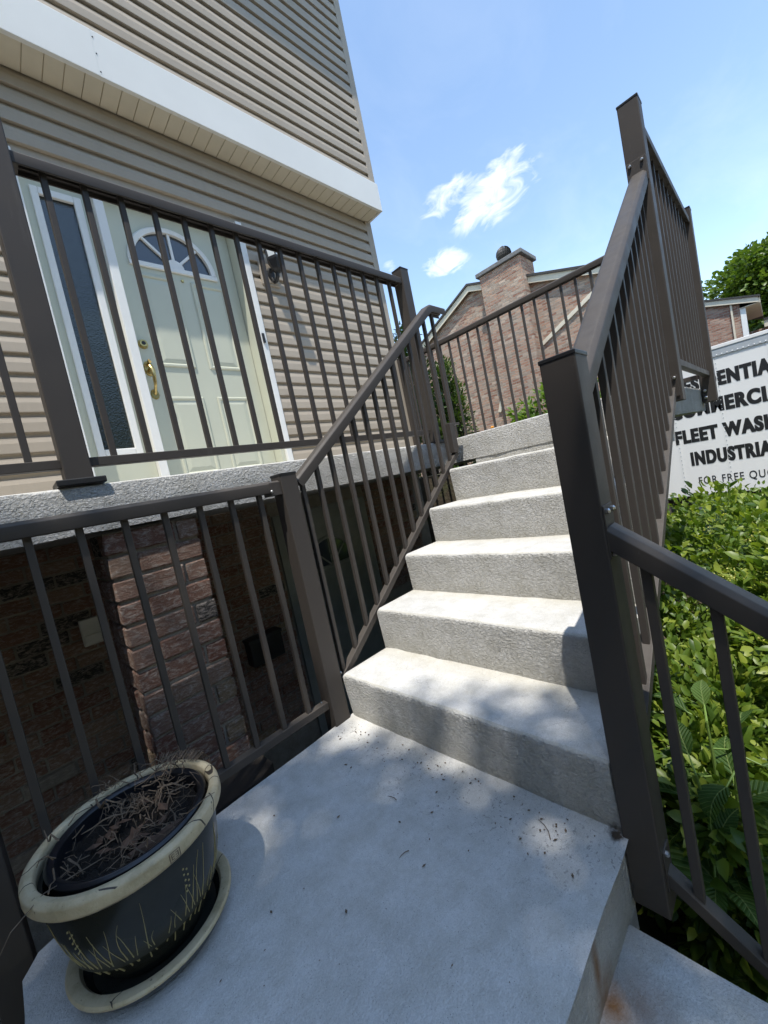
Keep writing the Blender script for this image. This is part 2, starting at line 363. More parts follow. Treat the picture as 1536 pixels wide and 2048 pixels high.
# ------------------------------------------------------------------ mesh helpers
class MB:
    def __init__(s): s.v = []; s.f = []; s.sm = False
    def add(s, vs, fs):
        n = len(s.v); s.v += [tuple(v) for v in vs]; s.f += [tuple(i+n for i in f) for f in fs]; return s
    def box(s, x0, x1, y0, y1, z0, z1, bev=0):
        bm = bmesh.new()
        vs = [bm.verts.new(p) for p in ((x0,y0,z0),(x1,y0,z0),(x1,y1,z0),(x0,y1,z0),(x0,y0,z1),(x1,y0,z1),(x1,y1,z1),(x0,y1,z1))]
        for f in ((0,3,2,1),(4,5,6,7),(0,1,5,4),(1,2,6,5),(2,3,7,6),(3,0,4,7)): bm.faces.new([vs[i] for i in f])
        if bev: bmesh.ops.bevel(bm, geom=list(bm.edges), offset=bev, segments=2, profile=.5, affect='EDGES')
        return s.frombm(bm)
    def frombm(s, bm):
        bm.verts.ensure_lookup_table(); bm.verts.index_update()
        s.add([v.co for v in bm.verts], [[v.index for v in f.verts] for f in bm.faces]); bm.free(); return s
    def prism(s, prof, fn, ts, cap=True):
        """sweep a closed 2-D profile: fn(u, v, t) -> point"""
        n = len(prof); vs = []; fs = []
        for t in ts: vs += [fn(u, v, t) for u, v in prof]
        for k in range(len(ts)-1):
            for i in range(n):
                j = (i+1) % n; fs.append((k*n+i, k*n+j, (k+1)*n+j, (k+1)*n+i))
        if cap: fs.append(tuple(reversed(range(n)))); fs.append(tuple((len(ts)-1)*n+i for i in range(n)))
        return s.add(vs, fs)
    def tube(s, pts, rad, n=6, cap=True):
        pts = [Vector(p) for p in pts]; rings = []
        R = rad if isinstance(rad, (list, tuple)) else [rad]*len(pts)
        prev = None
        for i, p in enumerate(pts):
            d = (pts[min(i+1, len(pts)-1)]-pts[max(i-1, 0)]).normalized()
            ref = prev or (Vector((0,0,1)) if abs(d.z) < .9 else Vector((1,0,0)))
            a = (ref-d*ref.dot(d)).normalized(); b = d.cross(a); prev = a
            rings.append([p+(a*math.cos(2*math.pi*k/n)+b*math.sin(2*math.pi*k/n))*R[i] for k in range(n)])
        vs = [v for r in rings for v in r]; fs = []
        for i in range(len(pts)-1):
            for k in range(n):
                j = (k+1) % n; fs.append((i*n+k, i*n+j, (i+1)*n+j, (i+1)*n+k))
        if cap: fs += [tuple(reversed(range(n))), tuple((len(pts)-1)*n+k for k in range(n))]
        return s.add(vs, fs)
    def lathe(s, prof, c, n=48, closed=False):
        vs = []; fs = []; m = len(prof)
        for k in range(n):
            a = 2*math.pi*k/n
            vs += [(c[0]+r*math.cos(a), c[1]+r*math.sin(a), c[2]+z) for r, z in prof]
        for k in range(n):
            k2 = (k+1) % n
            for i in range(m-1 if not closed else m):
                j = (i+1) % m; fs.append((k*m+i, k2*m+i, k2*m+j, k*m+j))
        return s.add(vs, fs)
    def ball(s, c, r, n=8, sz=1):
        prof = [(r*math.sin(math.pi*i/5), -r*sz*math.cos(math.pi*i/5)) for i in range(6)]
        prof[0] = (1e-4, -r*sz); prof[-1] = (1e-4, r*sz)
        return s.lathe(prof, c, n)
WORLD = {}
def wp(o): return WORLD[o.name]
def obj(name, mb, mat, parent=None, origin=None, smooth=False):
    me = bpy.data.meshes.new(name)
    V = mb.v
    if origin is None:
        a = np.array(V); lo = a.min(0); hi = a.max(0)
        origin = Vector(((lo[0]+hi[0])/2, (lo[1]+hi[1])/2, lo[2]))
    origin = Vector(origin)
    me.from_pydata([(v[0]-origin.x, v[1]-origin.y, v[2]-origin.z) for v in V], [], mb.f)
    if mat: me.materials.append(MATS[mat])
    me.validate(); me.update()
    bm = bmesh.new(); bm.from_mesh(me); bmesh.ops.recalc_face_normals(bm, faces=bm.faces); bm.to_mesh(me); bm.free()
    if smooth:
        me.polygons.foreach_set('use_smooth', [True]*len(me.polygons))
        try: me.set_sharp_from_angle(angle=math.radians(38))
        except Exception: pass
    return link(name, me, parent, origin)
def link(name, me, parent, origin):
    o = bpy.data.objects.new(name, me); COL.objects.link(o)
    origin = Vector(origin)
    if parent: o.parent = parent; o.location = origin-wp(parent)
    else: o.location = origin
    WORLD[o.name] = origin
    return o
def thing(name, loc, label, cat, group=None):
    o = bpy.data.objects.new(name, None); COL.objects.link(o); o.location = loc; o.empty_display_size = .1
    WORLD[o.name] = Vector(loc); tag(o, label, cat, group); return o
def part(name, loc, parent):
    o = bpy.data.objects.new(name, None); COL.objects.link(o); o.empty_display_size = .05
    o.parent = parent; o.location = Vector(loc)-wp(parent); WORLD[o.name] = Vector(loc); return o
def tag(o, label, cat, group=None):
    o['label'] = label; o['category'] = cat
    if group: o['group'] = group
def struct(o): o['kind'] = 'structure'; return o

# ------------------------------------------------------------------ ground
T, R6 = .26, .19
g = MB()
def ground_z(x, y):
    # walk-out well under the porch, planting slope beside the stairs, upper yard beyond
    z = -.80
    if y > .02 and x < 2.9: z = -1.30
    if x >= 2.9:
        k = min(1, (x-2.9)/.15) if y > -.1 else 0
        z = -.8 + k*1.72
        if x > 5.6: z = max(-.95, z - (x-5.6)*1.6) if y < 2.0 else z
    if y < -4.5: z = min(z, -.95)
    return z
xs = sorted(set([-60,-30,-15,-8,-5,-3,-2,-1.2,-.5,0,.5,1,1.5,2,2.5,2.89,2.91,3.06,3.5,4,4.6,5.2,5.6,6,6.4,6.8,7.5,9,12,16,22,30,45,70,120]))
ys = sorted(set([-120,-60,-30,-15,-9,-6,-4.51,-4.49,-3,-2,-1.6,-1.1,-.5,-.11,-.09,.01,.03,.5,1,1.6,1.99,2.01,3,5,8,12,20,40,80,120]))
vs = []; fs = []
for y in ys:
    for x in xs: vs.append((x, y, ground_z(x, y)+(.02*noise.noise((x, y, 0)) if abs(x) < 7 else 0)))
nx = len(xs)
for j in range(len(ys)-1):
    for i in range(nx-1): fs.append((j*nx+i, j*nx+i+1, (j+1)*nx+i+1, (j+1)*nx+i))
struct(obj('ground', g.add(vs, fs), 'soil_ground', None, (0, 0, 0)))
struct(obj('basement_walk', MB().box(-4, 2.6, .05, 1.55, -1.32, -1.265), 'paving'))
struct(obj('road', MB().box(6.9, 12.0, -40, 1.6, -1.2, -.93), 'asphalt'))

# ------------------------------------------------------------------ concrete stairs
def jit(p, amp, f=9, seed=0):
    return Vector(p)+Vector((noise.noise((p[0]*f+seed, p[1]*f, p[2]*f)), noise.noise((p[0]*f, p[1]*f+7.3+seed, p[2]*f)), noise.noise((p[0]*f, p[1]*f, p[2]*f+3.1+seed))))*amp
def rounded(poly, radii, seg=4):
    out = []
    n = len(poly)
    for i, (p, r) in enumerate(zip(poly, radii)):
        p = Vector(p); a = Vector(poly[i-1]); b = Vector(poly[(i+1) % n])
        if r <= 0: out.append(tuple(p)); continue
        da = (a-p).normalized(); db = (b-p).normalized()
        ang = da.angle(db); d = r/math.tan(ang/2)
        c = p+(da+db).normalized()*(r/math.sin(ang/2))
        s = p+da*d; e = p+db*d
        a0 = math.atan2(s.y-c.y, s.x-c.x); a1 = math.atan2(e.y-c.y, e.x-c.x)
        while a1-a0 > math.pi: a1 -= 2*math.pi
        while a1-a0 < -math.pi: a1 += 2*math.pi
        for k in range(seg+1):
            t = a0+(a1-a0)*k/seg; out.append((c.x+r*math.cos(t), c.y+r*math.sin(t)))
    return out
stairs = thing('concrete_staircase', (0, -.52, -.8), 'white painted concrete staircase with a square landing and rough risers', 'stairs')
YL, YR = 0.0, -1.03
def step(i, name='step'):
    x = i*T; z = i*R6; n = .012
    poly = [(x, z+R6), (x+n, z), (x+n, z-.10), (x+T+n+.004, z+R6-.10), (x+T+n+.004, z+R6)]
    prof = rounded(poly, [.020, 0, 0, 0, 0], 5)
    ts = [YL-.006+.012*0, *[YL+(YR-YL)*k/60 for k in range(1, 60)], YR]
    ts[0] = YL
    def fn(u, v, t):
        p = (u, t, v)
        q = jit(p, .0035, 13, i*3.1)
        if t in (YL, YR): q = jit(q, .004, 30, i)
        if v < z+.002: q.z = min(q.z, v)
        return q
    mb = MB().prism(prof, fn, ts)
    # round off the two side arrises
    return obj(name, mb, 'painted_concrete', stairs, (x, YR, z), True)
for i in range(5): step(i)
# subdivided block with rounded, worn edges
def slab(name, poly_xy, z0, z1, parent, rad=.018, amp=.004, f=6, seed=0, sub=.05):
    bm = bmesh.new()
    pts = []
    n = len(poly_xy)
    for i in range(n):
        a = Vector(poly_xy[i]); b = Vector(poly_xy[(i+1) % n]); k = max(1, int((b-a).length/sub))
        pts += [a+(b-a)*(j/k) for j in range(k)]
    lo = [bm.verts.new((p.x, p.y, z0)) for p in pts]
    loops = [lo]
    cen = sum((Vector(p) for p in poly_xy), Vector((0, 0)))/n
    def inset(d):
        res = []
        m = len(pts)
        for i in range(m):
            a = pts[i-1]; p = pts[i]; b = pts[(i+1) % m]
            e1 = (p-a).normalized(); e2 = (b-p).normalized()
            n1 = Vector((-e1.y, e1.x)); n2 = Vector((-e2.y, e2.x))
            nn = (n1+n2); nn = nn/ max(.3, nn.length_squared/2) if nn.length > 0 else n1
            res.append(p+nn*d)
        return res
    for (d, z) in ((0, (z0+z1)/2), (0, z1-rad), (rad*.3, z1-rad*.3), (rad, z1)):
        q = inset(d)
        loops.append([bm.verts.new((p.x, p.y, z)) for p in q])
    for a, b in zip(loops, loops[1:]):
        m = len(a)
        for i in range(m): bm.faces.new((a[i], a[(i+1) % m], b[(i+1) % m], b[i]))
    bm.faces.new(loops[-1]); bm.faces.new(list(reversed(lo)))
    for v in bm.verts:
        q = jit(v.co, amp, f, seed)
        if v in loops[-1]: q.z = v.co.z+(q.z-v.co.z)*.3
        v.co = q
    mb = MB().frombm(bm)
    return obj(name, mb, 'painted_concrete', parent, None, True)
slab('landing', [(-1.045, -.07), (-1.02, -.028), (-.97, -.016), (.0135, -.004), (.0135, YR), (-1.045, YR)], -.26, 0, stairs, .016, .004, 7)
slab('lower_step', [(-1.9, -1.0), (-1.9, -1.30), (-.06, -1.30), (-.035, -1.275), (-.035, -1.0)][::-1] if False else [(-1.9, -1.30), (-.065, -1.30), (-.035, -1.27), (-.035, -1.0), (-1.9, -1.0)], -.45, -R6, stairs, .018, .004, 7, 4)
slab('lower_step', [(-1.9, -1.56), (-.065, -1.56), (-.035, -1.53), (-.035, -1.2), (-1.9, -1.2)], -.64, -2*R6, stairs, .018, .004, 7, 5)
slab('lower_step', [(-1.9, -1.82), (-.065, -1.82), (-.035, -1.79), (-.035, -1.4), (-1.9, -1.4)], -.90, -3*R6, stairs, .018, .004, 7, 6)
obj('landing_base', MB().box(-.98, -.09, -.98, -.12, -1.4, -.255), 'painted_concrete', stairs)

porch = thing('porch_slab', (0, .9, .98), 'rough white concrete porch slab running along the siding at the stair top', 'porch')
slab('deck', [(1.312, YR), (2.76, YR), (2.76, 1.585), (-3.6, 1.585), (-3.6, .19), (1.312, .19)], .985, 1.14, porch, .014, .004, 9, 2)
slab('top_riser', [(1.316, YR+.004), (1.50, YR+.004), (1.50, -.02), (1.316, -.02)], .86, .986, porch, .002, .003, 12, 9)
obj('support_pillar', MB().box(2.2, 2.5, -.5, -.2, -1.3, .99, .01), 'painted_concrete', porch)

# ------------------------------------------------------------------ house
house = thing('siding_house', (0, 1.6, -1.3), 'beige vinyl sided house with pale green front door and brick basement', 'house')
YW = 1.6
pv = .115
def board(z, p, x0, x1, y, name='siding_board'):
    prof = [(y+.004, z), (y-.0215, z), (y-.022, z+.004), (y-.0205, z+p*.48), (y-.0152, z+p*.68), (y-.0145, z+p*.74), (y+.002, z+p*.755), (y+.002, z+p), (y+.004, z+p*1.0)]
    ns = max(2, int((x1-x0)/.22)); sd = rnd.random()*50
    def fn(u, v, t): return (t, u+.0016*noise.noise((t*1.3, sd, 0)) if u < y else u, v+.0012*noise.noise((t*.9, sd, 5)))
    return obj(name, MB().prism(prof, fn, [x0+(x1-x0)*k/ns for k in range(ns+1)]), 'vinyl_siding', house)
XC = 2.67
z = 1.305
DL, DR, DT = -.47, 1.01, 3.325
while z < 3.80:
    h = min(pv, 3.845-z)
    if z < DT-.01:
        board(z, h, -3.6, DL, YW); board(z, h, DR+.012, XC-.075, YW)
    else: board(z, h, -3.6, XC-.075, YW)
    z += pv
obj('starter_band', MB().box(DR+.012, XC-.075, YW-.012, YW+.004, 1.142, 1.295), 'vinyl_siding', house)
obj('starter_band', MB().box(-3.6, DL, YW-.012, YW+.004, 1.142, 1.295), 'vinyl_siding', house)
obj('corner_trim', MB().box(XC-.075, XC+.012, YW-.022, YW+.09, 1.142, 3.84, .004), 'vinyl_siding', house)
obj('wall', MB().box(-3.6, DL, YW+.004, YW+.25, 1.0, 3.86).box(DR, XC, YW+.004, YW+.25, 1.0, 3.86).box(DL, DR, YW+.004, YW+.25, DT, 3.86).box(DL, DR, YW+.2, YW+.25, 1.0, DT)
    .box(XC-.2, XC-.002, YW+.25, 9, -1.3, 3.86), 'vinyl_siding', house)
# overhanging upper storey
YF, YU, ZF0, ZF1 = 1.372, 1.425, 3.83, 4.115
fa = MB().box(-3.6, .118, YF, YF+.03, ZF0, ZF1, .003)
obj('fascia_board', fa, 'fascia_white', house)
obj('fascia_board', MB().box(.116, XC+.005, YF+.0015, YF+.03, ZF0-.001, ZF1, .003), 'fascia_white', house)
obj('fascia_board', MB().box(XC-.02, XC+.006, YF+.031, YW+.3, ZF0, ZF1, .003), 'fascia_white', house)
for zz in (3.86, 3.97, 4.07): obj('nail', MB().ball((.124, YF+.002, zz), .005, 6), 'black_metal', house)
obj('soffit_backing', MB().box(-3.6, XC-.02, YF+.03, YW+.02, ZF0+.0125, ZF0+.03), 'soffit_vinyl', house)
x = XC-.03
while x > -2.2:
    obj('soffit_panel', MB().box(x-.097, x-.0015, YF+.031, YW-.002, ZF0+.004, ZF0+.014, .002), 'soffit_vinyl', house)
    x -= .1
z = ZF1-.02
ZTOP = 6.95
while z < ZTOP:
    board(z, pv, -3.6, XC-.075, YU); z += pv
obj('upper_wall', MB().box(-3.6, XC-.004, YU+.004, YU+.3, ZF0+.05, ZTOP+.1).box(XC-.2, XC-.004, YU+.3, 9, ZF0+.05, ZTOP+.1), 'vinyl_siding', house)
obj('corner_trim', MB().box(XC-.075, XC+.010, YU-.022, YU+.09, ZF1-.03, ZTOP, .004), 'vinyl_siding', house)
obj('roof', MB().box(-4, XC+.3, YU-.46, YU-.44, ZTOP-.03, ZTOP+.12).add([(-4, YU-.45, ZTOP+.12), (XC+.3, YU-.45, ZTOP+.12), (XC+.3, 6, ZTOP+2.4), (-4, 6, ZTOP+2.4), (-4, YU-.45, ZTOP+.05), (XC+.3, YU-.45, ZTOP+.05), (XC+.3, 6, ZTOP+2.3), (-4, 6, ZTOP+2.3)], [(0,1,2,3),(7,6,5,4),(1,5,6,2),(0,3,7,4),(0,4,5,1)]), 'shingle', house)
obj('eave_soffit', MB().box(-3.9, XC+.28, YU-.44, YU, ZTOP-.02, ZTOP+.0), 'soffit_vinyl', house)

# front door and sidelight, set back in a shallow recess
YD = 1.71
door = part('front_door', (.48, YD, 1.2), house)
DX0, DX1, DZ0, DZ1 = .030, .925, 1.165, 3.295
# door skin with an arched hole for the fanlight is built as pieces around it
FX, FZ, FR = .443, 2.885, .318
AZ = .30/FR
def arch(r, k, n=20): return [(FX-r*math.cos(math.pi*i/n), FZ+k*r*math.sin(math.pi*i/n)) for i in range(n+1)]
mb = MB()
n = 20
a = arch(FR-.028, AZ, n)
outer = []
for i in range(n+1):
    u = i/n
    ang = math.pi*i/n
    # project to the rectangle around
    c, s_ = -math.cos(ang), math.sin(ang)
    tx = (DX1-FX if c > 0 else FX-DX0)/max(1e-6, abs(c)); tz = (DZ1-FZ)/max(1e-6, s_)
    t_ = min(tx, tz); outer.append((FX+c*t_, FZ+s_*t_))
vs = [(p[0], YD, p[1]) for p in a]+[(p[0], YD, p[1]) for p in outer]
fs = [(i, i+1, n+1+i+1, n+1+i) for i in range(n)]
cor = len(vs); vs += [(DX0, YD, DZ1), (DX1, YD, DZ1)]
for i in range(n):
    p, q = outer[i], outer[i+1]
    if abs(p[0]-DX0) < 1e-6 and abs(q[1]-DZ1) < 1e-6: fs.append((n+1+i, n+1+i+1, cor))
    if abs(p[1]-DZ1) < 1e-6 and abs(q[0]-DX1) < 1e-6: fs.append((n+1+i, n+1+i+1, cor+1))
mb.add(vs, fs)
mb.add([(DX0, YD, DZ0), (DX1, YD, DZ0), (DX1, YD, FZ), (DX0, YD, FZ)], [(0, 1, 2, 3)])
mb.box(DX0, DX1, YD+.03, YD+.045, DZ0, DZ1)
obj('door_leaf', mb, 'door_paint', door)
# white half-round frame, sunburst bars and glass
fr = MB()
prof_o = arch(FR, AZ, 28); prof_i = arch(FR-.044, AZ, 28)
vs = []; fs = []
for (ox, oz), (ix, iz) in zip(prof_o, prof_i):
    vs += [(ox, YD-.004, oz), (ox-(ox-ix)*.3, YD-.018, oz-(oz-iz)*.3), (ix, YD-.014, iz), (ix, YD+.02, iz)]
for i in range(28):
    for k in range(3): fs.append((i*4+k, i*4+k+1, (i+1)*4+k+1, (i+1)*4+k))
fr.add(vs, fs); fr.box(FX-FR, FX+FR, YD-.016, YD+.02, FZ-.036, FZ, .004)
obj('fanlight_frame', fr, 'trim_white', door)
for k in (1, 2, 3):
    an = math.pi*k/4; dx, dz = math.cos(an), math.sin(an)*AZ
    p0 = Vector((FX+dx*.055, YD-.006, FZ+dz*.055)); p1 = Vector((FX+dx*(FR-.03), YD-.006, FZ+dz*(FR-.03)))
    sd = Vector((-(p1-p0).z, 0, (p1-p0).x)).normalized()*.009
    obj('glazing_bar', MB().add([p0-sd, p0+sd, p1+sd, p1-sd, p0-sd+Vector((0,.02,0)), p0+sd+Vector((0,.02,0)), p1+sd+Vector((0,.02,0)), p1-sd+Vector((0,.02,0))], [(0,1,2,3),(0,4,5,1),(2,6,7,3),(0,3,7,4),(1,5,6,2)]), 'trim_white', door)
hub = arch(.066, AZ, 12)
obj('glazing_hub', MB().add([(p[0], YD-.010, p[1]) for p in hub], [tuple(range(13))]).add([(p[0], YD+.01, p[1]) for p in hub]+[(p[0], YD-.010, p[1]) for p in hub], [(i, i+1, 14+i, 13+i) for i in range(12)]), 'trim_white', door)
gl = arch(FR-.02, AZ, 24)
obj('fanlight_pane', MB().add([(p[0], YD+.012, p[1]) for p in gl], [tuple(range(25))]), 'fanlight_glass', door)
def raised(x0, x1, z0, z1):
    mb = MB(); y = YD
    def ring(i): return [(x0+i, z0+i), (x1-i, z0+i), (x1-i, z1-i), (x0+i, z1-i)]
    lv = [(0, y-.001), (.008, y-.011), (.020, y-.011), (.030, y-.002), (.062, y-.008)]
    vs = []
    for i, yy in lv: vs += [(p[0], yy, p[1]) for p in ring(i)]
    fs = []
    for k in range(len(lv)-1):
        for j in range(4): fs.append((k*4+j, k*4+(j+1) % 4, (k+1)*4+(j+1) % 4, (k+1)*4+j))
    fs.append(tuple((len(lv)-1)*4+j for j in range(4)))
    obj('raised_panel', mb.add(vs, fs), 'door_paint', door)
raised(.155, .425, 2.12, 2.80); raised(.53, .80, 2.12, 2.80); raised(.155, .425, 1.30, 1.90); raised(.53, .80, 1.30, 1.90)
# brass lockset
LX = .085
mb = MB()
def disc(mb, x, z, r, y0, y1, n=20, sx=1, sz=1):
    vs = []
    for yy, rr in ((y0, r), (y0, r*.94), (y1, r*.8)):
        vs += [(x+rr*sx*math.cos(2*math.pi*k/n), yy, z+rr*sz*math.sin(2*math.pi*k/n)) for k in range(n)]
    fs = []
    for q in range(2):
        for k in range(n): fs.append((q*n+k, q*n+(k+1) % n, (q+1)*n+(k+1) % n, (q+1)*n+k))
    fs.append(tuple(2*n+k for k in range(n)))
    return mb.add(vs, fs)
disc(mb, LX, 2.275, .036, YD-.001, YD-.010, 8); disc(mb, LX, 2.275, .030, YD-.010, YD-.026)
obj('deadbolt', mb, 'brass', door, None, True)
obj('keyhole', disc(MB(), LX, 2.275, .014, YD-.0265, YD-.0285), 'black_metal', door)
mb = MB(); disc(mb, LX, 2.10, .036, YD-.001, YD-.012, 12, 1, 1.55); disc(mb, LX, 1.915, .030, YD-.001, YD-.010, 8, 1, 1.3)
mb.tube([(LX, YD-.012, 2.09), (LX, YD-.05, 2.098), (LX+.003, YD-.066, 2.07), (LX+.002, YD-.066, 2.02), (LX, YD-.058, 1.97), (LX, YD-.03, 1.935), (LX, YD-.008, 1.915)], [.012, .015, .016, .012, .010, .009, .010], 10)
mb.tube([(LX, YD-.01, 2.135), (LX, YD-.045, 2.14), (LX, YD-.06, 2.128)], [.008, .013, .009], 8)
obj('door_handle', mb, 'brass', door, None, True)
obj('door_viewer', disc(MB(), .475, 2.80, .012, YD-.001, YD-.01), 'brass', door)
obj('threshold', MB().box(DX0-.03, DX1+.03, YD-.06, YD+.02, 1.142, 1.168), 'trim_white', door)
# jambs, casing, recess returns
frame = part('door_frame', (.27, YW, 1.14), house)
obj('jamb', MB().box(-.030, .026, YW+.02, YD+.02, 1.143, DZ1+.01, .003), 'trim_white', frame)
obj('jamb', MB().box(.929, .965, YW-.0, YD+.02, 1.143, DZ1+.01, .003), 'door_paint', frame)
obj('head', MB().box(DL, DR, YW+.0, YD+.02, DZ1+.012, DT-.003, .003), 'trim_white', frame)
obj('casing', MB().box(.966, DR+.010, YW-.030, YW+.08, 1.143, DT, .005), 'trim_white', frame)
obj('casing', MB().box(DL-.006, -.408, YW-.030, YW+.08, 1.143, DT, .005), 'trim_white', frame)
sdl = part('sidelight', (-.23, YD, 1.14), house)
YS = 1.675
obj('sidelight_panel', MB().box(-.407, -.346, YS, YS+.06, 1.143, DZ1).box(-.095, -.032, YS, YS+.06, 1.143, DZ1).box(-.346, -.095, YS, YS+.06, 1.143, 1.50).box(-.346, -.095, YS, YS+.06, 3.19, DZ1), 'door_paint', sdl)
g_ = MB()
for (x0, x1, z0, z1) in ((-.352, -.312, 1.49, 3.195), (-.134, -.090, 1.49, 3.195), (-.312, -.134, 1.49, 1.535), (-.312, -.134, 3.150, 3.195)):
    g_.box(x0, x1, YS-.014, YS+.01, z0, z1, .005)
obj('sidelight_frame', g_, 'trim_white', sdl)
obj('sidelight_pane', MB().box(-.315, -.13, YS+.012, YS+.018, 1.53, 3.16), 'textured_glass', sdl)
obj('doorbell', MB().box(.975, .997, YW-.044, YW-.030, 2.32, 2.40, .004), 'black_metal', house)
# brick basement wall: every brick a child of the wall
def brick_mesh(l, h, d, seed):
    bm = bmesh.new(); bmesh.ops.create_cube(bm, size=1)
    for v in bm.verts: v.co = Vector((v.co.x*l, v.co.y*d, v.co.z*h))
    bmesh.ops.bevel(bm, geom=list(bm.edges), offset=.005, segments=1, affect='EDGES')
    for v in bm.verts: v.co += Vector((noise.noise(v.co*31+Vector((seed, 0, 0))), noise.noise(v.co*29+Vector((0, seed, 0))), noise.noise(v.co*37)))*.0035
    me = bpy.data.meshes.new('brick'); bm.to_mesh(me); bm.free(); me.materials.append(MATS['tumbled_brick']); return me
CH, BL = .082, .235
FULL = [brick_mesh(BL-.012, CH-.012, .09, s*3.3) for s in range(5)]
def bricks(parent, x0, x1, z0, z1, y, skip=None):
    r = 0; z = z1-CH
    while z > z0:
        x = x0-(BL/2 if r % 2 else 0)
        while x < x1:
            a, b = max(x, x0), min(x+BL, x1)
            if b-a > .04 and not (skip and skip((a+b)/2, z)):
                me = FULL[rnd.randrange(5)]
                o = link('brick', me, parent, ((a+b)/2, y+rnd.uniform(-.004, .004)+.045, z+CH/2))
                if b-a < BL-.002: o.scale.x = (b-a-.012)/(BL-.012)
            x += BL
        z -= CH; r += 1
bw = obj('basement_wall', MB().box(-3.6, .70, YW+.012, YW+.2, -1.3, .99).box(1.74, XC-.002, YW+.012, YW+.2, -1.3, .99).box(.70, 1.74, YW+.012, YW+.2, .87, .99), 'mortar', house)
bricks(bw, -1.9, .692, -.95, .985, YW-.004)
bricks(bw, 1.745, 2.50, -.2, .985, YW-.004)
# basement door
bd = part('basement_door', (1.2, YW, -1.26), house)
obj('door_leaf', MB().box(.80, 1.66, YW+.05, YW+.09, -1.26, .80), 'grey_door', bd)
obj('frame', MB().box(.702, .80, YW-.01, YW+.12, -1.26, .868, .004).box(1.66, 1.738, YW-.01, YW+.12, -1.26, .868, .004).box(.80, 1.66, YW-.01, YW+.12, .80, .868), 'grey_door', bd)
pr = [(1.23-.27*math.cos(math.pi*i/16), .30+.27*math.sin(math.pi*i/16)) for i in range(17)]
obj('fanlight_pane', MB().add([(p[0], YW+.044, p[1]) for p in pr], [tuple(range(17))]), 'fanlight_glass', bd)
mb = MB()
mb.tube([(p[0], YW+.042, p[1]) for p in pr], .016, 6); mb.tube([(.96, YW+.042, .30), (1.50, YW+.042, .30)], .016, 6)
for k in (1, 2, 3): mb.tube([(1.23, YW+.042, .30), (1.23-.27*math.cos(math.pi*k/4), YW+.042, .30+.27*math.sin(math.pi*k/4))], .008, 6)
obj('fanlight_frame', mb, 'grey_door', bd)
# brick pier under the porch edge
pier = thing('brick_pier', (-.5, .36, -1.3), 'square brick pier holding up the porch slab behind the potted planter', 'pier')
PX0, PX1, PY0, PY1 = -.668, -.352, .215, .53
obj('pier_core', MB().box(PX0+.012, PX1-.012, PY0+.012, PY1-.012, -1.3, .972), 'mortar', pier)
z = .975-CH; r = 0
while z > -1.2:
    w_ = PX1-PX0
    cut = [0, .235, w_] if r % 2 == 0 else [0, .09, w_]
    for a, b in zip(cut, cut[1:]):
        o = link('brick', FULL[rnd.randrange(5)], pier, (PX0+(a+b)/2, PY0+.045+rnd.uniform(-.003, .003), z+CH/2)); o.scale.x = (b-a-.010)/(BL-.012)
        o = link('brick', FULL[rnd.randrange(5)], pier, (PX0+(a+b)/2, PY1-.045, z+CH/2)); o.scale.x = (b-a-.010)/(BL-.012)
    for xx in (PX0+.045, PX1-.045):
        o = link('brick', FULL[rnd.randrange(5)], pier, (xx, (PY0+PY1)/2, z+CH/2)); o.rotation_euler.z = math.pi/2; o.scale.x = (PY1-PY0-.205)/(BL-.012)
    z -= CH; r += 1

# ------------------------------------------------------------------ railings
BAL = .0095
bal_cache = {}
def baluster(root, x, y, z0, z1):
    h = round(z1-z0, 3)
    if h not in bal_cache:
        mb = MB().box(-BAL, BAL, -BAL, BAL, 0, h, .0018)
        me = bpy.data.meshes.new('baluster'); me.from_pydata(mb.v, [], mb.f); me.materials.append(MATS['bronze_aluminium']); me.update(); bal_cache[h] = me
    return link('baluster', bal_cache[h], root, (x, y, z0))
TOPP = rounded([(-.029, -.036), (-.023, -.036), (-.023, -.020), (-.010, -.020), (-.010, -.012), (.010, -.012), (.010, -.020), (.023, -.020), (.023, -.036), (.029, -.036), (.029, .0), (.018, .010), (-.018, .010), (-.029, .0)], [.001]*9+[.002, .005, .008, .008, .005], 3)
BOTP = rounded([(-.017, -.030), (.017, -.030), (.017, 0), (-.017, 0)], [.002]*4, 2)
def sweep(prof, pts):
    """pts: list of Vector; profile u = sideways, v = up (perpendicular)"""
    pts = [Vector(p) for p in pts]
    vs = []; n = len(prof)
    for i, p in enumerate(pts):
        d1 = (p-pts[i-1]).normalized() if i else (pts[1]-p).normalized()
        d2 = (pts[i+1]-p).normalized() if i < len(pts)-1 else d1
        d = (d1+d2).normalized(); side = d.cross(Vector((0, 0, 1))).normalized(); up = side.cross(d).normalized()
        k = 1/max(.5, d.dot(d1))
        vs += [p+side*u+up*(v*k) for u, v in prof]
    fs = []
    for k in range(len(pts)-1):
        for i in range(n):
            j = (i+1) % n; fs.append((k*n+i, k*n+j, (k+1)*n+j, (k+1)*n+i))
    fs += [tuple(reversed(range(n))), tuple((len(pts)-1)*n+i for i in range(n))]
    return MB().add(vs, fs)
def post(root, x, y, z0, z1, w=.076, cap=True, plate=False, n=.0035):
    h = w/2
    p = obj('post', MB().box(x-h, x+h, y-h, y+h, z0, z1, n), 'bronze_aluminium', root)
    if cap: obj('post_cap', MB().box(x-h-.0015, x+h+.0015, y-h-.0015, y+h+.0015, z1-.004, z1+.006, .002), 'cap_plastic', p)
    if plate: obj('base_plate', MB().box(x-.066, x+.066, y-.066, y+.066, z0-.008, z0+.012, .003), 'cap_plastic', p)
    return p
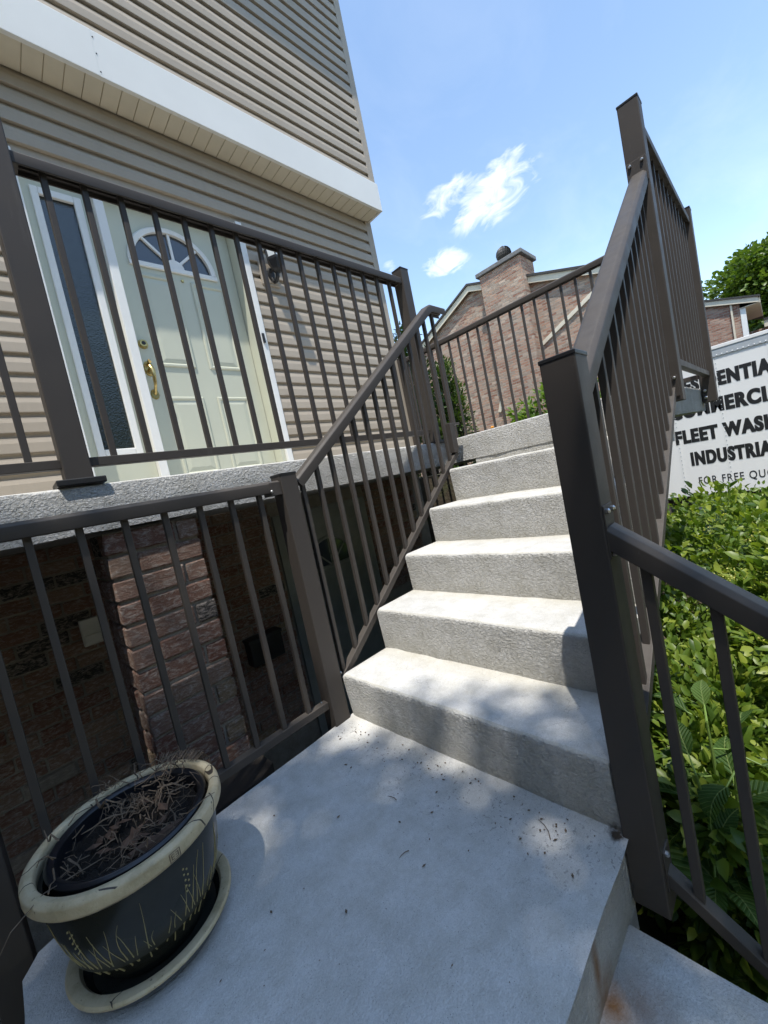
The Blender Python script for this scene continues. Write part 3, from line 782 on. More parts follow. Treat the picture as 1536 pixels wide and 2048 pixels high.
def bolt(parent, x, y, z, ax='x', s=-1, r=.0065):
    d = {'x': Vector((1,0,0)), 'y': Vector((0,1,0)), 'z': Vector((0,0,1))}[ax]*s
    c = Vector((x, y, z)); return obj('bolt', MB().tube([c, c+d*.006, c+d*.009], [r, r, r*.55], 6), 'steel_bolt', parent)
def bracket(root, c, size, name='bracket'):
    cx, cy, cz = c; sx, sy, sz = size
    return obj(name, MB().box(cx-sx, cx+sx, cy-sy, cy+sy, cz-sz, cz+sz, .0015), 'bronze_aluminium', root)

# porch railing (along the front edge of the porch)
YA = .245
r1 = thing('porch_railing', (.3, YA, 1.14), 'brown metal baluster railing along the porch edge in front of the door', 'railing')
post(r1, -.677, YA, 1.152, 2.33, plate=True); post(r1, 1.268, YA, 1.142, 2.285, plate=True)
for a, b in ((-.639, 1.230), (-3.4, -.715)):
    obj('top_rail', sweep(TOPP, [(a, YA, 2.222), (b, YA, 2.222)]), 'bronze_aluminium', r1, None, True)
    obj('bottom_rail', sweep(BOTP, [(a, YA, 1.236), (b, YA, 1.236)]), 'bronze_aluminium', r1)
x = -.565+.004
while x < 1.215: baluster(r1, x, YA, 1.222, 2.205); x += .1128
x = -.79
while x > -2.6: baluster(r1, x, YA, 1.222, 2.205); x -= .1128
bracket(r1, (1.222, YA, 2.205), (.009, .024, .018)); bracket(r1, (-.632, YA, 2.205), (.009, .024, .018))

# left stair railing
YS1 = .037
r2 = thing('stair_railing', (.5, YS1, 0), 'sloping brown railing on the house side of the concrete stairs', 'railing')
zt = lambda x: 1.043+.775*x
zb = lambda x: .158+.757*x
post(r2, -.043, YS1, -.16, 1.065)
obj('top_rail', sweep(TOPP, [(.0, YS1, zt(0)-.012), (1.155, YS1, zt(1.155)-.012), (1.195, YS1, zt(1.17)-.006), (1.335, YS1, zt(1.17)-.006)]), 'bronze_aluminium', r2, None, True)
obj('bottom_rail', sweep(BOTP, [(.0, YS1, zb(0)), (1.185, YS1, zb(1.185))]), 'bronze_aluminium', r2)
for k in range(13):
    x = .036+.0904*k; baluster(r2, x, YS1, zb(x)-.014, zt(x)-.036)
baluster(r2, 1.215, YS1, 1.06, zt(1.16)-.04)
st_ = bracket(r2, (1.17, YS1, 1.135), (.022, .026, .09), 'end_stub'); bracket(r2, (1.21, YS1, 1.223), (.06, .018, .006), 'end_plate')
bolt(r2, .003, YS1-.018, .985, 'x', 1); bolt(r2, .003, YS1-.020, .190, 'x', 1)

# level railing beside the landing
r3 = thing('landing_railing', (-.6, YS1, 0), 'level brown railing behind the landing and the glazed pot', 'railing')
obj('top_rail', sweep(TOPP, [(-2.3, YS1, 1.036), (-.082, YS1, 1.036)]), 'bronze_aluminium', r3, None, True)
obj('bottom_rail', sweep(BOTP, [(-1.042, YS1, .106), (-.083, YS1, .106)]), 'bronze_aluminium', r3)
for k in range(17):
    x = -.168-.1135*k
    if abs(x+1.08) > .06: baluster(r3, x, YS1, .092 if x > -1.05 else .09, 1.005)
obj('bottom_rail', sweep(BOTP, [(-2.3, YS1, .106), (-1.118, YS1, .106)]), 'bronze_aluminium', r3)
post(r3, -1.08, YS1+.0, -.35, 1.002, cap=False)
bolt(r3, -.105, YS1, .106, 'z', 1, .005)
c_ = bracket(r3, (-.105, YS1, 1.014), (.024, .0305, .026), 'rail_sleeve'); bolt(c_, -.128, YS1-.031, 1.005, 'y', -1, .006)
for k in (-.15, .03): pass

# right stair railing
YS2 = -1.071
r4 = thing('stair_railing', (.6, YS2, 0), 'sloping brown railing on the street side of the stairs with dark newel', 'railing')
post(r4, .038, YS2, -.172, 1.132)
post(r4, 1.303, YS2, 1.035, 2.29)
zt2 = lambda x: 1.020+.768*x
zb2 = lambda x: .128+.768*x
obj('top_rail', sweep([(u*1.1, v) for u, v in TOPP], [(.074, YS2, zt2(.074)), (1.268, YS2, zt2(1.268))]), 'bronze_aluminium', r4, None, True)
obj('bottom_rail', sweep(BOTP, [(.074, YS2, zb2(.074)), (1.266, YS2, zb2(1.266))]), 'bronze_aluminium', r4)
for k in range(13):
    x = .125+.0915*k
    if x < 1.25: baluster(r4, x, YS2, zb2(x)-.014, zt2(x)-.022)
pl = bracket(r4, (1.2625, YS2, 2.005), (.0025, .036, .05), 'mount_plate'); bolt(pl, 1.260, YS2+.022, 2.04); bolt(pl, 1.260, YS2-.022, 2.04)
pl = bracket(r4, (1.2625, YS2, 1.10), (.0025, .030, .045), 'mount_plate'); bolt(pl, 1.260, YS2-.018, 1.135)

# upper landing railings
r5 = thing('upper_railing', (2.0, YS2, 1.14), 'level brown railing at the street side of the top landing', 'railing')
post(r5, 2.675, YS2, 1.035, 2.30)
obj('top_rail', sweep(TOPP, [(1.342, YS2, 2.236), (2.637, YS2, 2.236)]), 'bronze_aluminium', r5, None, True)
obj('bottom_rail', sweep(BOTP, [(1.342, YS2, 1.236), (2.637, YS2, 1.236)]), 'bronze_aluminium', r5)
for k in range(11): baluster(r5, 1.43+.1128*k, YS2, 1.222, 2.205)
for zz in (1.07, 1.115): bolt(r5, 2.637, YS2+.02, zz, 'x', -1, .010)
XF = 2.672
r6 = thing('end_railing', (XF, .2, 1.14), 'level brown railing across the far end of the porch before the brick gable', 'railing')
obj('top_rail', sweep(TOPP, [(XF, YS2+.04, 2.268), (XF, 1.54, 2.268)]), 'bronze_aluminium', r6, None, True)
obj('bottom_rail', sweep(BOTP, [(XF, YS2+.04, 1.236), (XF, 1.54, 1.236)]), 'bronze_aluminium', r6)
y = YS2+.14
while y < 1.5: baluster(r6, XF, y, 1.222, 2.236); y += .1128
post(r6, XF, 1.545, 1.142, 2.30, .05)

# short railing that drops towards the street
XL = .034
r7 = thing('lower_railing', (XL, -1.6, -.5), 'dark brown railing sloping down to the street beside the leafy shrubs', 'railing')
zt3 = lambda y: .752+.735*(y+1.107)
zb3 = lambda y: -.060+.735*(y+1.107)
obj('top_rail', sweep([(u*1.05, v) for u, v in TOPP], [(XL, -1.110, zt3(-1.110)), (XL, -2.2, zt3(-2.2))]), 'bronze_aluminium', r7, None, True)
obj('bottom_rail', sweep(BOTP, [(XL, -1.110, zb3(-1.110)), (XL, -2.2, zb3(-2.2))]), 'bronze_aluminium', r7)
for k in range(9):
    y = -1.165-.105*k; baluster(r7, XL, y, zb3(y)-.012, zt3(y)-.02)
pl = bracket(r7, (XL, -1.1105, .745), (.031, .002, .058), 'mount_plate')
bolt(pl, XL-.018, -1.112, .79, 'y', -1); bolt(pl, XL+.018, -1.112, .79, 'y', -1); bolt(pl, XL-.02, -1.112, .695, 'y', -1, .004)
pl = bracket(r7, (XL, -1.1105, -.06), (.022, .002, .05), 'mount_plate'); bolt(pl, XL-.008, -1.112, -.02, 'y', -1)
post(r7, XL, -2.24, -.9, .05)

# ------------------------------------------------------------------ wall lantern
lan = thing('wall_lantern', (1.2, YW-.02, 2.9), 'black carriage lantern with clear glass on the siding right of the door', 'lantern')
obj('mounting_block', MB().box(1.100, 1.272, YW-.036, YW-.012, 2.835, 3.035, .006).box(1.118, 1.254, YW-.042, YW-.035, 2.853, 3.017, .004), 'vinyl_siding', lan)
mb = MB(); disc(mb, 1.195, 2.93, .044, YW-.042, YW-.056, 16, .8, 1.35)
mb.tube([(1.195, YW-.05, 2.89), (1.195, YW-.075, 2.85), (1.195, YW-.105, 2.845), (1.195, YW-.135, 2.87), (1.195, YW-.145, 2.915)], [.014, .017, .016, .017, .016], 8)
mb.tube([(1.195, YW-.05, 2.945), (1.195, YW-.09, 2.955), (1.195, YW-.115, 2.915), (1.195, YW-.125, 2.885)], [.008, .010, .009, .005], 6)
LC = (1.20, YW-.145, 2.895)
def hexl(mb, prof, n=6): return mb.lathe(prof, LC, n)
hexl(mb, [(.001, -.01), (.024, 0), (.032, .010), (.046, .024), (.060, .060), (.074, .090), (.077, .108), (.073, .113), (.001, .113)])
obj('lantern_cup', mb, 'black_metal', lan)
obj('lantern_glass', hexl(MB(), [(.066, .114), (.077, .215), (.075, .215), (.064, .114)]), 'glass_clear', lan)
mb = MB()
for k in range(6):
    a = 2*math.pi*k/6
    mb.tube([(LC[0]+.069*math.cos(a), LC[1]+.069*math.sin(a), LC[2]+.111), (LC[0]+.080*math.cos(a), LC[1]+.080*math.sin(a), LC[2]+.217)], .005, 5)
hexl(mb, [(.001, .216), (.082, .216), (.083, .222), (.05, .238), (.02, .245), (.001, .248)])
obj('lantern_roof', mb, 'black_metal', lan)

# ------------------------------------------------------------------ things under the porch
mbx = thing('mailbox', (.36, YW-.06, -.2), 'black wall mailbox on the brick basement wall beside the lower door', 'mailbox')
obj('box_body', MB().box(.235, .50, YW-.115, YW-.012, -.20, -.02, .006), 'black_metal', mbx)
obj('lid', MB().box(.228, .507, YW-.125, YW-.010, -.019, .005, .004), 'black_metal', mbx)
ob = thing('outlet_box', (-.62, YW-.03, .37), 'pale grey outdoor outlet cover on the shaded brick wall left of the pier', 'outlet')
obj('cover', MB().box(-.675, -.575, YW-.045, YW-.010, .365, .525, .006), 'outlet_grey', ob)
obj('flap', MB().box(-.665, -.585, YW-.054, YW-.046, .375, .43, .003), 'outlet_grey', ob)
bn = thing('storage_box', (-.6, .2, -.6), 'dark brown box with chamfered lid between the landing and the pier', 'box')
lid = rounded([(-.95, .075), (-.36, .075), (-.305, .13), (-.305, .20), (-.95, .20)], [0, 0, 0, 0, 0])
obj('lid', MB().prism([(-.95, .072), (-.40, .072), (-.325, .115), (-.325, .205), (-.95, .205)], lambda u, v, t: (u, v, t), [-.09, -.035]), 'bin_brown', bn)
obj('box_body', MB().box(-.94, -.345, .085, .20, -1.26, -.092, .004), 'bin_brown', bn)

# ------------------------------------------------------------------ planter
PC = (-.815, -.240)
sau = obj('planter_saucer', MB().lathe([(.002, .004), (.128, .004), (.150, .010), (.164, .028), (.172, .042), (.171, .047), (.160, .049), (.148, .044), (.140, .028), (.130, .016), (.002, .014)], (*PC, 0), 72), 'dark_glaze', None, (*PC, 0), True)
tag(sau, 'round glazed saucer with cream rim under the planter', 'saucer')
obj('saucer_rim', MB().lathe([(.1725, .041), (.1735, .046), (.170, .050), (.160, .0515), (.149, .0475), (.1435, .038)], (*PC, 0), 72), 'cream_glaze', sau, (*PC, 0), True)
pot = thing('planter', (*PC, .02), 'dark glazed ceramic planter with cream rim and etched grasses', 'planter')
prof_body = [(.002, .018), (.098, .018), (.106, .022), (.116, .040), (.132, .070), (.149, .105), (.162, .145), (.170, .185), (.175, .225), (.177, .255), (.176, .268)]
obj('pot_body', MB().lathe(prof_body+[(.165, .268), (.150, .10), (.11, .05), (.002, .045)], (*PC, 0), 96), 'dark_glaze', pot, (*PC, .018), True)
rimp = rounded([(.174, .264), (.192, .262), (.199, .272), (.198, .294), (.188, .301), (.175, .299), (.172, .286)], [.004, .008, .008, .008, .007, .006, .006], 3)
obj('pot_rim', MB().lathe(rimp, (*PC, 0), 96, True), 'cream_glaze', pot, (*PC, .26), True)
obj('nursery_pot', MB().lathe(rounded([(.161, .280), (.164, .290), (.156, .297), (.144, .290), (.138, .20), (.144, .20)], [.002, .003, .004, .004, 0, 0], 3), (PC[0]+.004, PC[1]+.004, 0), 72, True), 'black_plastic', pot, None, True)
n_ = 80; vs = []; fs = []
for i in range(n_):
    for j in range(n_):
        u = (i/(n_-1)*2-1)*.142; v = (j/(n_-1)*2-1)*.142
        vs.append((PC[0]+u, PC[1]+v,   .258+.014*noise.noise((u*30, v*30, 1))+.014*noise.noise((u*110, v*110, 2))))
for i in range(n_-1):
    for j in range(n_-1):
        a = i*n_+j
        if all(math.hypot(vs[k][0]-PC[0], vs[k][1]-PC[1]) < .144 for k in (a, a+1, a+n_, a+n_+1)): fs.append((a, a+n_, a+n_+1, a+1))
obj('soil', MB().add(vs, fs), 'potting_soil', pot, None, True)
def body_r(z):
    for (r0, z0), (r1_, z1) in zip(prof_body, prof_body[1:]):
        if z0 <= z <= z1 and z1 > z0: return r0+(r1_-r0)*(z-z0)/(z1-z0)
    return .17
rr_ = random.Random(3)
def stroke(a0, z0, a1, z1, bend, rad=.0011):
    pts = []
    for k in range(9):
        t = k/8; a = a0+(a1-a0)*t+bend*math.sin(math.pi*t*.9)*t; z = z0+(z1-z0)*t; r = body_r(z)+.0004
        pts.append((PC[0]+r*math.cos(a), PC[1]+r*math.sin(a), z))
    return pts, [rad*(1-.75*(k/8)) for k in range(9)]
mb = MB()
for k in range(26):
    a = -2.75+k*.115+rr_.uniform(-.03, .03)
    h = rr_.choice([.06, .08, .10, .12, .14])
    s_ = rr_.choice([-1, 1]); pts, rad = stroke(a, .075+rr_.uniform(-.01, .02), a+s_*rr_.uniform(.05, .16), .085+h, s_*rr_.uniform(-.15, .05), .0014)
    mb.tube(pts, rad, 5)
    if rr_.random() < .6:
        pts, rad = stroke(a+.01, .085, a-s_*rr_.uniform(.08, .15), .10+h*.6, 0, .0012); mb.tube(pts, rad, 5)
for a in (-2.5, -1.25):
    for k in range(9):
        aa = a+.02*((k % 2)*2-1)+rr_.uniform(-.004, .004); z = .165+.007*k; r = body_r(z)+.0005
        mb.ball((PC[0]+r*math.cos(aa), PC[1]+r*math.sin(aa), z), .0022, 5)
obj('etched_grass', mb, 'etched_line', pot)
# potter's stamp on the rim
def rim_pt(a, h): return Vector((PC[0]+(.2015)*math.cos(a), PC[1]+(.2015)*math.sin(a), .272+h))
mb = MB(); A0 = -1.42
for (a, h, b, h2) in ((0, 0, .105, 0), (0, .018, .105, .018), (0, 0, 0, .018), (.105, 0, .105, .018), (.02, .004, .045, .004), (.02, .009, .045, .009), (.02, .014, .045, .014), (.02, .004, .02, .014), (.06, .004, .085, .004), (.06, .009, .085, .009), (.06, .014, .085, .014), (.085, .004, .085, .014)):
    p, q = rim_pt(A0+a, h), rim_pt(A0+b, h2); mb.tube([p, q], .0007, 4)
obj('rim_stamp', mb, 'twig', pot)
# dead stems, twigs and leaves lying on the soil
mb = MB()
for k in range(170):
    rad = .15*math.sqrt(rr_.random()); a = rr_.uniform(0, 2*math.pi)
    if k < 80: a = rr_.uniform(.2, 1.9); rad = rr_.uniform(.05, .185)
    x, y = PC[0]+rad*math.cos(a), PC[1]+rad*math.sin(a)
    z0 = .268 if rad < .13 else .300
    d = rr_.uniform(0, 2*math.pi); L_ = rr_.uniform(.03, .11); pts = []
    for q in range(5):
        pts.append((x, y, z0+rr_.uniform(0, .028)+(.006 if k < 80 else 0)))
        d += rr_.uniform(-.5, .5); x += L_/5*math.cos(d); y += L_/5*math.sin(d)
    w_ = rr_.choice([.5, .7, 1, 1, 1.5, 2.2]); mb.tube(pts, [.0011*w_, .0010*w_, .0009*w_, .0008*w_, .0005*w_], 4)
for k in range(50):     # strands hanging over the rim near the railing
    a = rr_.uniform(.25, 1.0); x0 = Vector((PC[0]+.175*math.cos(a), PC[1]+.175*math.sin(a), .305+rr_.uniform(0, .015)))
    pts = [x0, x0+Vector((.025*math.cos(a), .025*math.sin(a), .006)), x0+Vector((.037*math.cos(a+rr_.uniform(-.6, .6)), .037*math.sin(a), -.02)), x0+Vector((.04*math.cos(a), .04*math.sin(a), -rr_.uniform(.03, .08)))]
    mb.tube(pts, [.0009, .0008, .0007, .0004], 4)
s0 = Vector((PC[0]-.16, PC[1]-.07, .30)); mb.tube([s0+Vector((.12, .05, -.04)), s0, s0+Vector((-.05, -.03, -.01)), s0+Vector((-.08, -.04, -.045))], [.0014, .0013, .001, .0006], 4)
tg = obj('dead_stems', mb, 'twig', pot); tg['kind'] = 'stuff'
for k in range(16):
    a = rr_.uniform(0, 6.28); rad = rr_.uniform(.02, .125); c = Vector((PC[0]+rad*math.cos(a), PC[1]+rad*math.sin(a), .272+rr_.uniform(0, .012)))
    L_ = rr_.uniform(.016, .03); th = rr_.uniform(0, 6.28); u = Vector((math.cos(th), math.sin(th), rr_.uniform(-.2, .3)))*L_; v = Vector((-math.sin(th), math.cos(th), rr_.uniform(-.3, .3)))*L_*.45
    obj('dead_leaf', MB().add([c-u, c-u*.2+v, c+u, c-u*.1-v, c+Vector((0, 0, .006))], [(0, 3, 4), (3, 2, 4), (2, 1, 4), (1, 0, 4)]), 'dry_leaf', pot)
bkc = Vector((PC[0]+.03, PC[1]-.110, .280))
mb = MB(); 
for k in range(6): pass
bark = [bkc+Vector((-.055+.022*i, .006*math.sin(i*1.7), .004*math.cos(i*2.1))) for i in range(6)]
mb.tube(bark, [.006, .011, .012, .011, .012, .006], 7)
obj('bark_chip', mb, 'dry_leaf', pot)

# grit and crumbs on the landing
mb = MB(); r9 = random.Random(77)
for k in range(150):
    if k < 95: x, y = -.02-abs(r9.gauss(0, .07)), r9.uniform(-1.0, -.05)
    else: x, y = r9.uniform(-.95, -.05), r9.uniform(-1.0, -.06)
    if math.hypot(x-PC[0], y-PC[1]) < .2: continue
    q = r9.choice([.0012, .0016, .002, .003]); a = r9.uniform(0, 3.14); u = Vector((math.cos(a), math.sin(a), 0))*q*r9.uniform(1, 2.5); v = Vector((-math.sin(a), math.cos(a), 0))*q
    c = Vector((x, y, .0035)); mb.add([c-u, c+v, c+u, c-v, c+Vector((0, 0, q*.8)), c-Vector((0, 0, q))], [(0, 3, 4), (3, 2, 4), (2, 1, 4), (1, 0, 4), (0, 1, 5), (1, 2, 5), (2, 3, 5), (3, 0, 5)])
for (x, y, a, L_) in ((-.10, -.90, .4, .06), (-.32, -.62, 2.4, .03), (-.22, -.48, 1.2, .035), (-.62, -.82, .9, .025)):
    pts = [(x+L_*t*math.cos(a+.5*t), y+L_*t*math.sin(a+.5*t), .004) for t in (0, .35, .7, 1)]; mb.tube(pts, [.0012, .0011, .0009, .0005], 5)
gt = obj('grit', mb, 'twig'); gt['kind'] = 'stuff'; gt['label'] = 'dark grit and bits of twig scattered on the landing'; gt['category'] = 'grit'

# ------------------------------------------------------------------ foliage machinery
def leaf_mesh(name, P, D, U, L, Wd, mat, tone, curl=.12):
    """P base points (n,3), D leaf axis, U up normal, L length, Wd width -> one mesh of folded, bowed leaves"""
    n = len(P); S = np.cross(D, U); S /= np.linalg.norm(S, axis=1)[:, None]+1e-9; U = np.cross(S, D)
    L = L[:, None]; Wd = Wd[:, None]
    b = P; m1 = P+D*L*.38+U*L*curl*.5; m2 = P+D*L*.74+U*L*curl*.35; t = P+D*L-U*L*curl*.35
    f = .20
    l1 = P+D*L*.33+S*Wd*.5+U*(Wd*f+L*curl*.5); r1 = P+D*L*.33-S*Wd*.5+U*(Wd*f+L*curl*.5)
    l2 = P+D*L*.70+S*Wd*.40+U*(Wd*f*.8+L*curl*.3); r2 = P+D*L*.70-S*Wd*.40+U*(Wd*f*.8+L*curl*.3)
    V = np.stack([b, m1, m2, t, l1, l2, r1, r2], 1).reshape(-1, 3)
    tri = np.array([[0, 4, 1], [1, 4, 5], [1, 5, 2], [2, 5, 3], [0, 1, 6], [1, 7, 6], [1, 2, 7], [2, 3, 7]])
    F = (np.arange(n)[:, None, None]*8+tri[None]).reshape(-1, 3)
    me = bpy.data.meshes.new(name); me.vertices.add(len(V)); me.vertices.foreach_set('co', V.astype(np.float32).ravel())
    me.loops.add(F.size); me.loops.foreach_set('vertex_index', F.ravel().astype(np.int32))
    me.polygons.add(len(F)); me.polygons.foreach_set('loop_start', np.arange(0, F.size, 3, dtype=np.int32)); me.polygons.foreach_set('loop_total', np.full(len(F), 3, np.int32))
    me.polygons.foreach_set('use_smooth', np.ones(len(F), bool))
    at = me.attributes.new('tone', 'FLOAT', 'POINT'); at.data.foreach_set('value', np.repeat(tone, 8).astype(np.float32))
    me.materials.append(MATS[mat]); me.update(); return me
def unit(a): return a/(np.linalg.norm(a, axis=-1, keepdims=True)+1e-9)
def leaf_obj(name, parent, origin, *a, **k):
    P = a[0]-np.array(origin)[None]
    me = leaf_mesh(name, P, *a[1:], **k); o = link(name, me, parent, origin); return o
def clump_points(rs, cents, rad, per, flat=.8):
    """leaves grouped in sprays around spray centres"""
    k = len(cents); C = np.repeat(cents, per, 0); R_ = np.repeat(rad, per)
    d = unit(rs.normal(size=(k*per, 3))); r = rs.random(k*per)**.5
    P = C+d*(R_*r)[:, None]*np.array([1, 1, flat]); return P, d
def shrub(name, label, cat, base, cents, rad, per, mat, lsize, seed, group=None, flowers=0, aspect=.5, out=None, stem_r=.012, jitter=.35, stems=14):
    rs = np.random.RandomState(seed); base = Vector(base)
    root = thing(name, base, label, cat, group)
    P, d = clump_points(rs, cents, rad, per)
    n = len(P)
    c = cents.mean(0) if out is None else np.array(out)
    D = unit(unit(P-c)*.5+d*.6+rs.normal(size=(n, 3))*jitter+np.array([0, 0, .1])); U = unit(np.array([0, 0, 1.0])*.9+unit(P-c)*.35+rs.normal(size=(n, 3))*.45)
    L = lsize*rs.uniform(.55, 1.15, n); tone = np.clip(rs.normal(.5, .30, n), 0, 1)
    leaf_obj('foliage', root, base, P, D, U, L, L*aspect*rs.uniform(.8, 1.15, n), mat, tone)
    mb = MB(); idx = rs.choice(len(cents), min(stems, len(cents)), replace=False)
    for i in idx:
        e = Vector(cents[i]); b = base+Vector((rs.uniform(-.1, .1), rs.uniform(-.1, .1), 0)); mid = b.lerp(e, .5)+Vector((rs.uniform(-.08, .08), rs.uniform(-.08, .08), .05))
        mb.tube([b, b.lerp(mid, .5)+Vector((0, 0, .03)), mid, mid.lerp(e, .6), e], [stem_r, stem_r*.85, stem_r*.65, stem_r*.4, stem_r*.2], 5)
    obj('stems', mb, 'bark', root)
    if flowers:
        k = rs.choice(len(cents), flowers); q = 16
        fc = cents[k]+unit(unit(cents[k]-c)+rs.normal(size=(flowers, 3))*.5+np.array([0, 0, .5]))*rad[k][:, None]*.98
        FP = np.repeat(fc, q, 0)+rs.normal(size=(flowers*q, 3))*lsize*.22
        n2 = len(FP); leaf_obj('blossom', root, base, FP, unit(rs.normal(size=(n2, 3))), unit(rs.normal(size=(n2, 3))), np.full(n2, lsize*.13)*rs.uniform(.7, 1.3, n2), np.full(n2, lsize*.11), 'shrub_flower', np.clip(rs.normal(.6, .25, n2), 0, 1))
    return root
def blob(rs, c, r, n, shell=.55):
    d = unit(rs.normal(size=(n, 3))); q = shell+(1-shell)*rs.random(n)
    return np.array(c)[None]+d*np.array(r)[None]*q[:, None]

# ------------------------------------------------------------------ shrubs right of the stairs
rs = np.random.RandomState(11)
def hedge_pts(rs, x0, x1, y0, y1, z0, zt, n):
    P = np.stack([rs.uniform(x0, x1, n), rs.uniform(y0, y1, n), rs.random(n)], 1)
    top = zt+np.array([.16*noise.noise((p[0]*1.7, p[1]*1.7, 4)) for p in P]); P[:, 2] = z0+(top-z0)*P[:, 2]**.75; return P
G_ = 'shrubs beside the stairs'
c1 = hedge_pts(rs, .66, 1.75, -1.95, -1.16, -.72, .30, 290)
shrub('flowering_shrub', 'dense green shrub with tiny yellow blossoms behind the sloping lower railing', 'shrub', (1.2, -1.6, -.82), c1[::2], np.full(len(c1[::2]), .120), 54, 'shrub_leaf', .062, 1, G_, 190, .52, (1.4, -1.6, -.4))
c1 = hedge_pts(rs, 1.75, 3.2, -1.95, -.35, -.70, .20, 330)
c1 = np.concatenate([c1, np.array([(2.0, -1.22, .30), (2.2, -1.06, .38), (2.5, -1.00, .40), (2.6, -1.14, .28), (2.9, -1.30, .20), (2.5, -1.38, .28), (2.1, -1.4, .28)])])
shrub('flowering_shrub', 'tall green shrub reaching up in front of the truck lettering', 'shrub', (2.4, -1.4, -.82), c1[::2], np.full(len(c1[::2]), .140), 56, 'shrub_leaf', .070, 2, G_, 170, .5, (2.6, -1.3, -.3))
c1 = hedge_pts(rs, 3.2, 5.2, -2.6, -.4, -.60, -.02, 260)
shrub('flowering_shrub', 'farther green shrub hiding the lower side of the truck', 'shrub', (4.2, -1.5, -.82), c1, np.full(len(c1), .18), 40, 'shrub_leaf', .08, 3, G_, 60, .5, (4.2, -1.5, -.5))
c1 = np.concatenate([hedge_pts(rs, .40, 1.0, -1.9, -1.16, -.78, -.42, 120), hedge_pts(rs, .24, .95, -1.24, -1.11, -.78, -.06, 110), hedge_pts(rs, .45, 1.9, -1.22, -.75, -.78, -.05, 200)])
shrub('flowering_shrub', 'low shaded green shrub at the foot of the lower railing', 'shrub', (.7, -1.5, -.82), c1, np.full(len(c1), .11), 38, 'shrub_leaf', .055, 4, G_, 20)
# broad-leaved plant, each leaf a part
def broad_leaf_mesh(L, W, seed, nl=9):
    r = random.Random(seed); vs = []; fs = []
    for i in range(nl+1):
        t = i/nl; w = W*.5*(math.sin(math.pi*min(1, t*1.05+.02))**.7)*(1-.25*t)*(1.15 if t < .5 else 1)
        if i == nl: w = .0005
        zc = .16*L*math.sin(math.pi*t*.9)-.22*L*t*t
        for k in (-1, -.5, 0, .5, 1):
            vs.append((L*t-.012*abs(k)*L, k*w, zc+abs(k)*w*.28+.004*math.sin(t*34+abs(k)*3)))
    for i in range(nl):
        for k in range(4): a = i*5+k; fs.append((a, a+1, a+6, a+5))
    me = bpy.data.meshes.new('leaf'); me.from_pydata(vs, [], fs); me.polygons.foreach_set('use_smooth', [True]*len(fs))
    at = me.attributes.new('tone', 'FLOAT', 'POINT'); at.data.foreach_set('value', [.62 if i % 5 == 2 else .4+.15*r.random() for i in range(len(vs))])
    me.materials.append(MATS['broad_leaf']); me.update(); return me
BLM = [broad_leaf_mesh(1, .50, s) for s in range(3)]+[broad_leaf_mesh(1, .68, 9)]
def broad_plant(label, base, stems, seed, lmin, lmax, per=7):
    r = random.Random(seed); root = thing('broad_leaved_plant', base, label, 'plant', 'broad leaved plants below the lower railing')
    mb = MB()
    for (tx, ty, tz) in stems:
        b = Vector(base); e = Vector((tx, ty, tz)); pts = [b, b.lerp(e, .35)+Vector((0, 0, .08)), b.lerp(e, .7)+Vector((0, 0, .06)), e]; mb.tube(pts, [.009, .008, .006, .003], 6)
        for k in range(per):
            t = .35+.65*k/(per-1); p = b.lerp(e, t)+Vector((0, 0, .06*math.sin(math.pi*t)))
            az = r.uniform(0, 6.28); el = r.uniform(-.5, .5); L = r.uniform(lmin, lmax)
            d = Vector((math.cos(az)*math.cos(el), math.sin(az)*math.cos(el), math.sin(el))); q = p+d*.05; mb.tube([p, q], [.003, .002], 5)
            o = link('leaf', BLM[r.randrange(4)], root, q)
            X = d; Z = (Vector((0, 0, 1))-d*d.z); Z = (Z.normalized()+Vector((r.uniform(-.4, .4), r.uniform(-.4, .4), 0))).normalized(); Y = Z.cross(X).normalized(); Z = X.cross(Y)
            m = Matrix((X, Y, Z)).transposed().to_4x4(); o.rotation_euler = m.to_euler(); o.scale = (L, L, L)
    obj('stalks', mb, 'stem_green', root)
broad_plant('shaded plant with very large drooping leaves under the lower railing', (.42, -1.32, -.82), [(.20, -1.24, -.30), (.28, -1.32, -.22), (.20, -1.40, -.40), (.36, -1.22, -.20), (.30, -1.17, -.38), (.42, -1.40, -.22), (.25, -1.30, -.48), (.38, -1.30, -.12)], 5, .16, .26, 7)
broad_plant('climbing plant with oval bright leaves right behind the dark newel post', (.40, -1.18, -.82), [(.24, -1.15, .04), (.36, -1.17, .12), (.32, -1.22, .02), (.20, -1.16, -.14), (.45, -1.22, .06), (.28, -1.19, -.06), (.40, -1.16, -.10), (.30, -1.25, -.12), (.5, -1.11, -.12), (.62, -1.12, -.05), (.75, -1.12, -.15), (.45, -1.10, -.3), (.6, -1.11, -.35)], 8, .085, .13, 7)

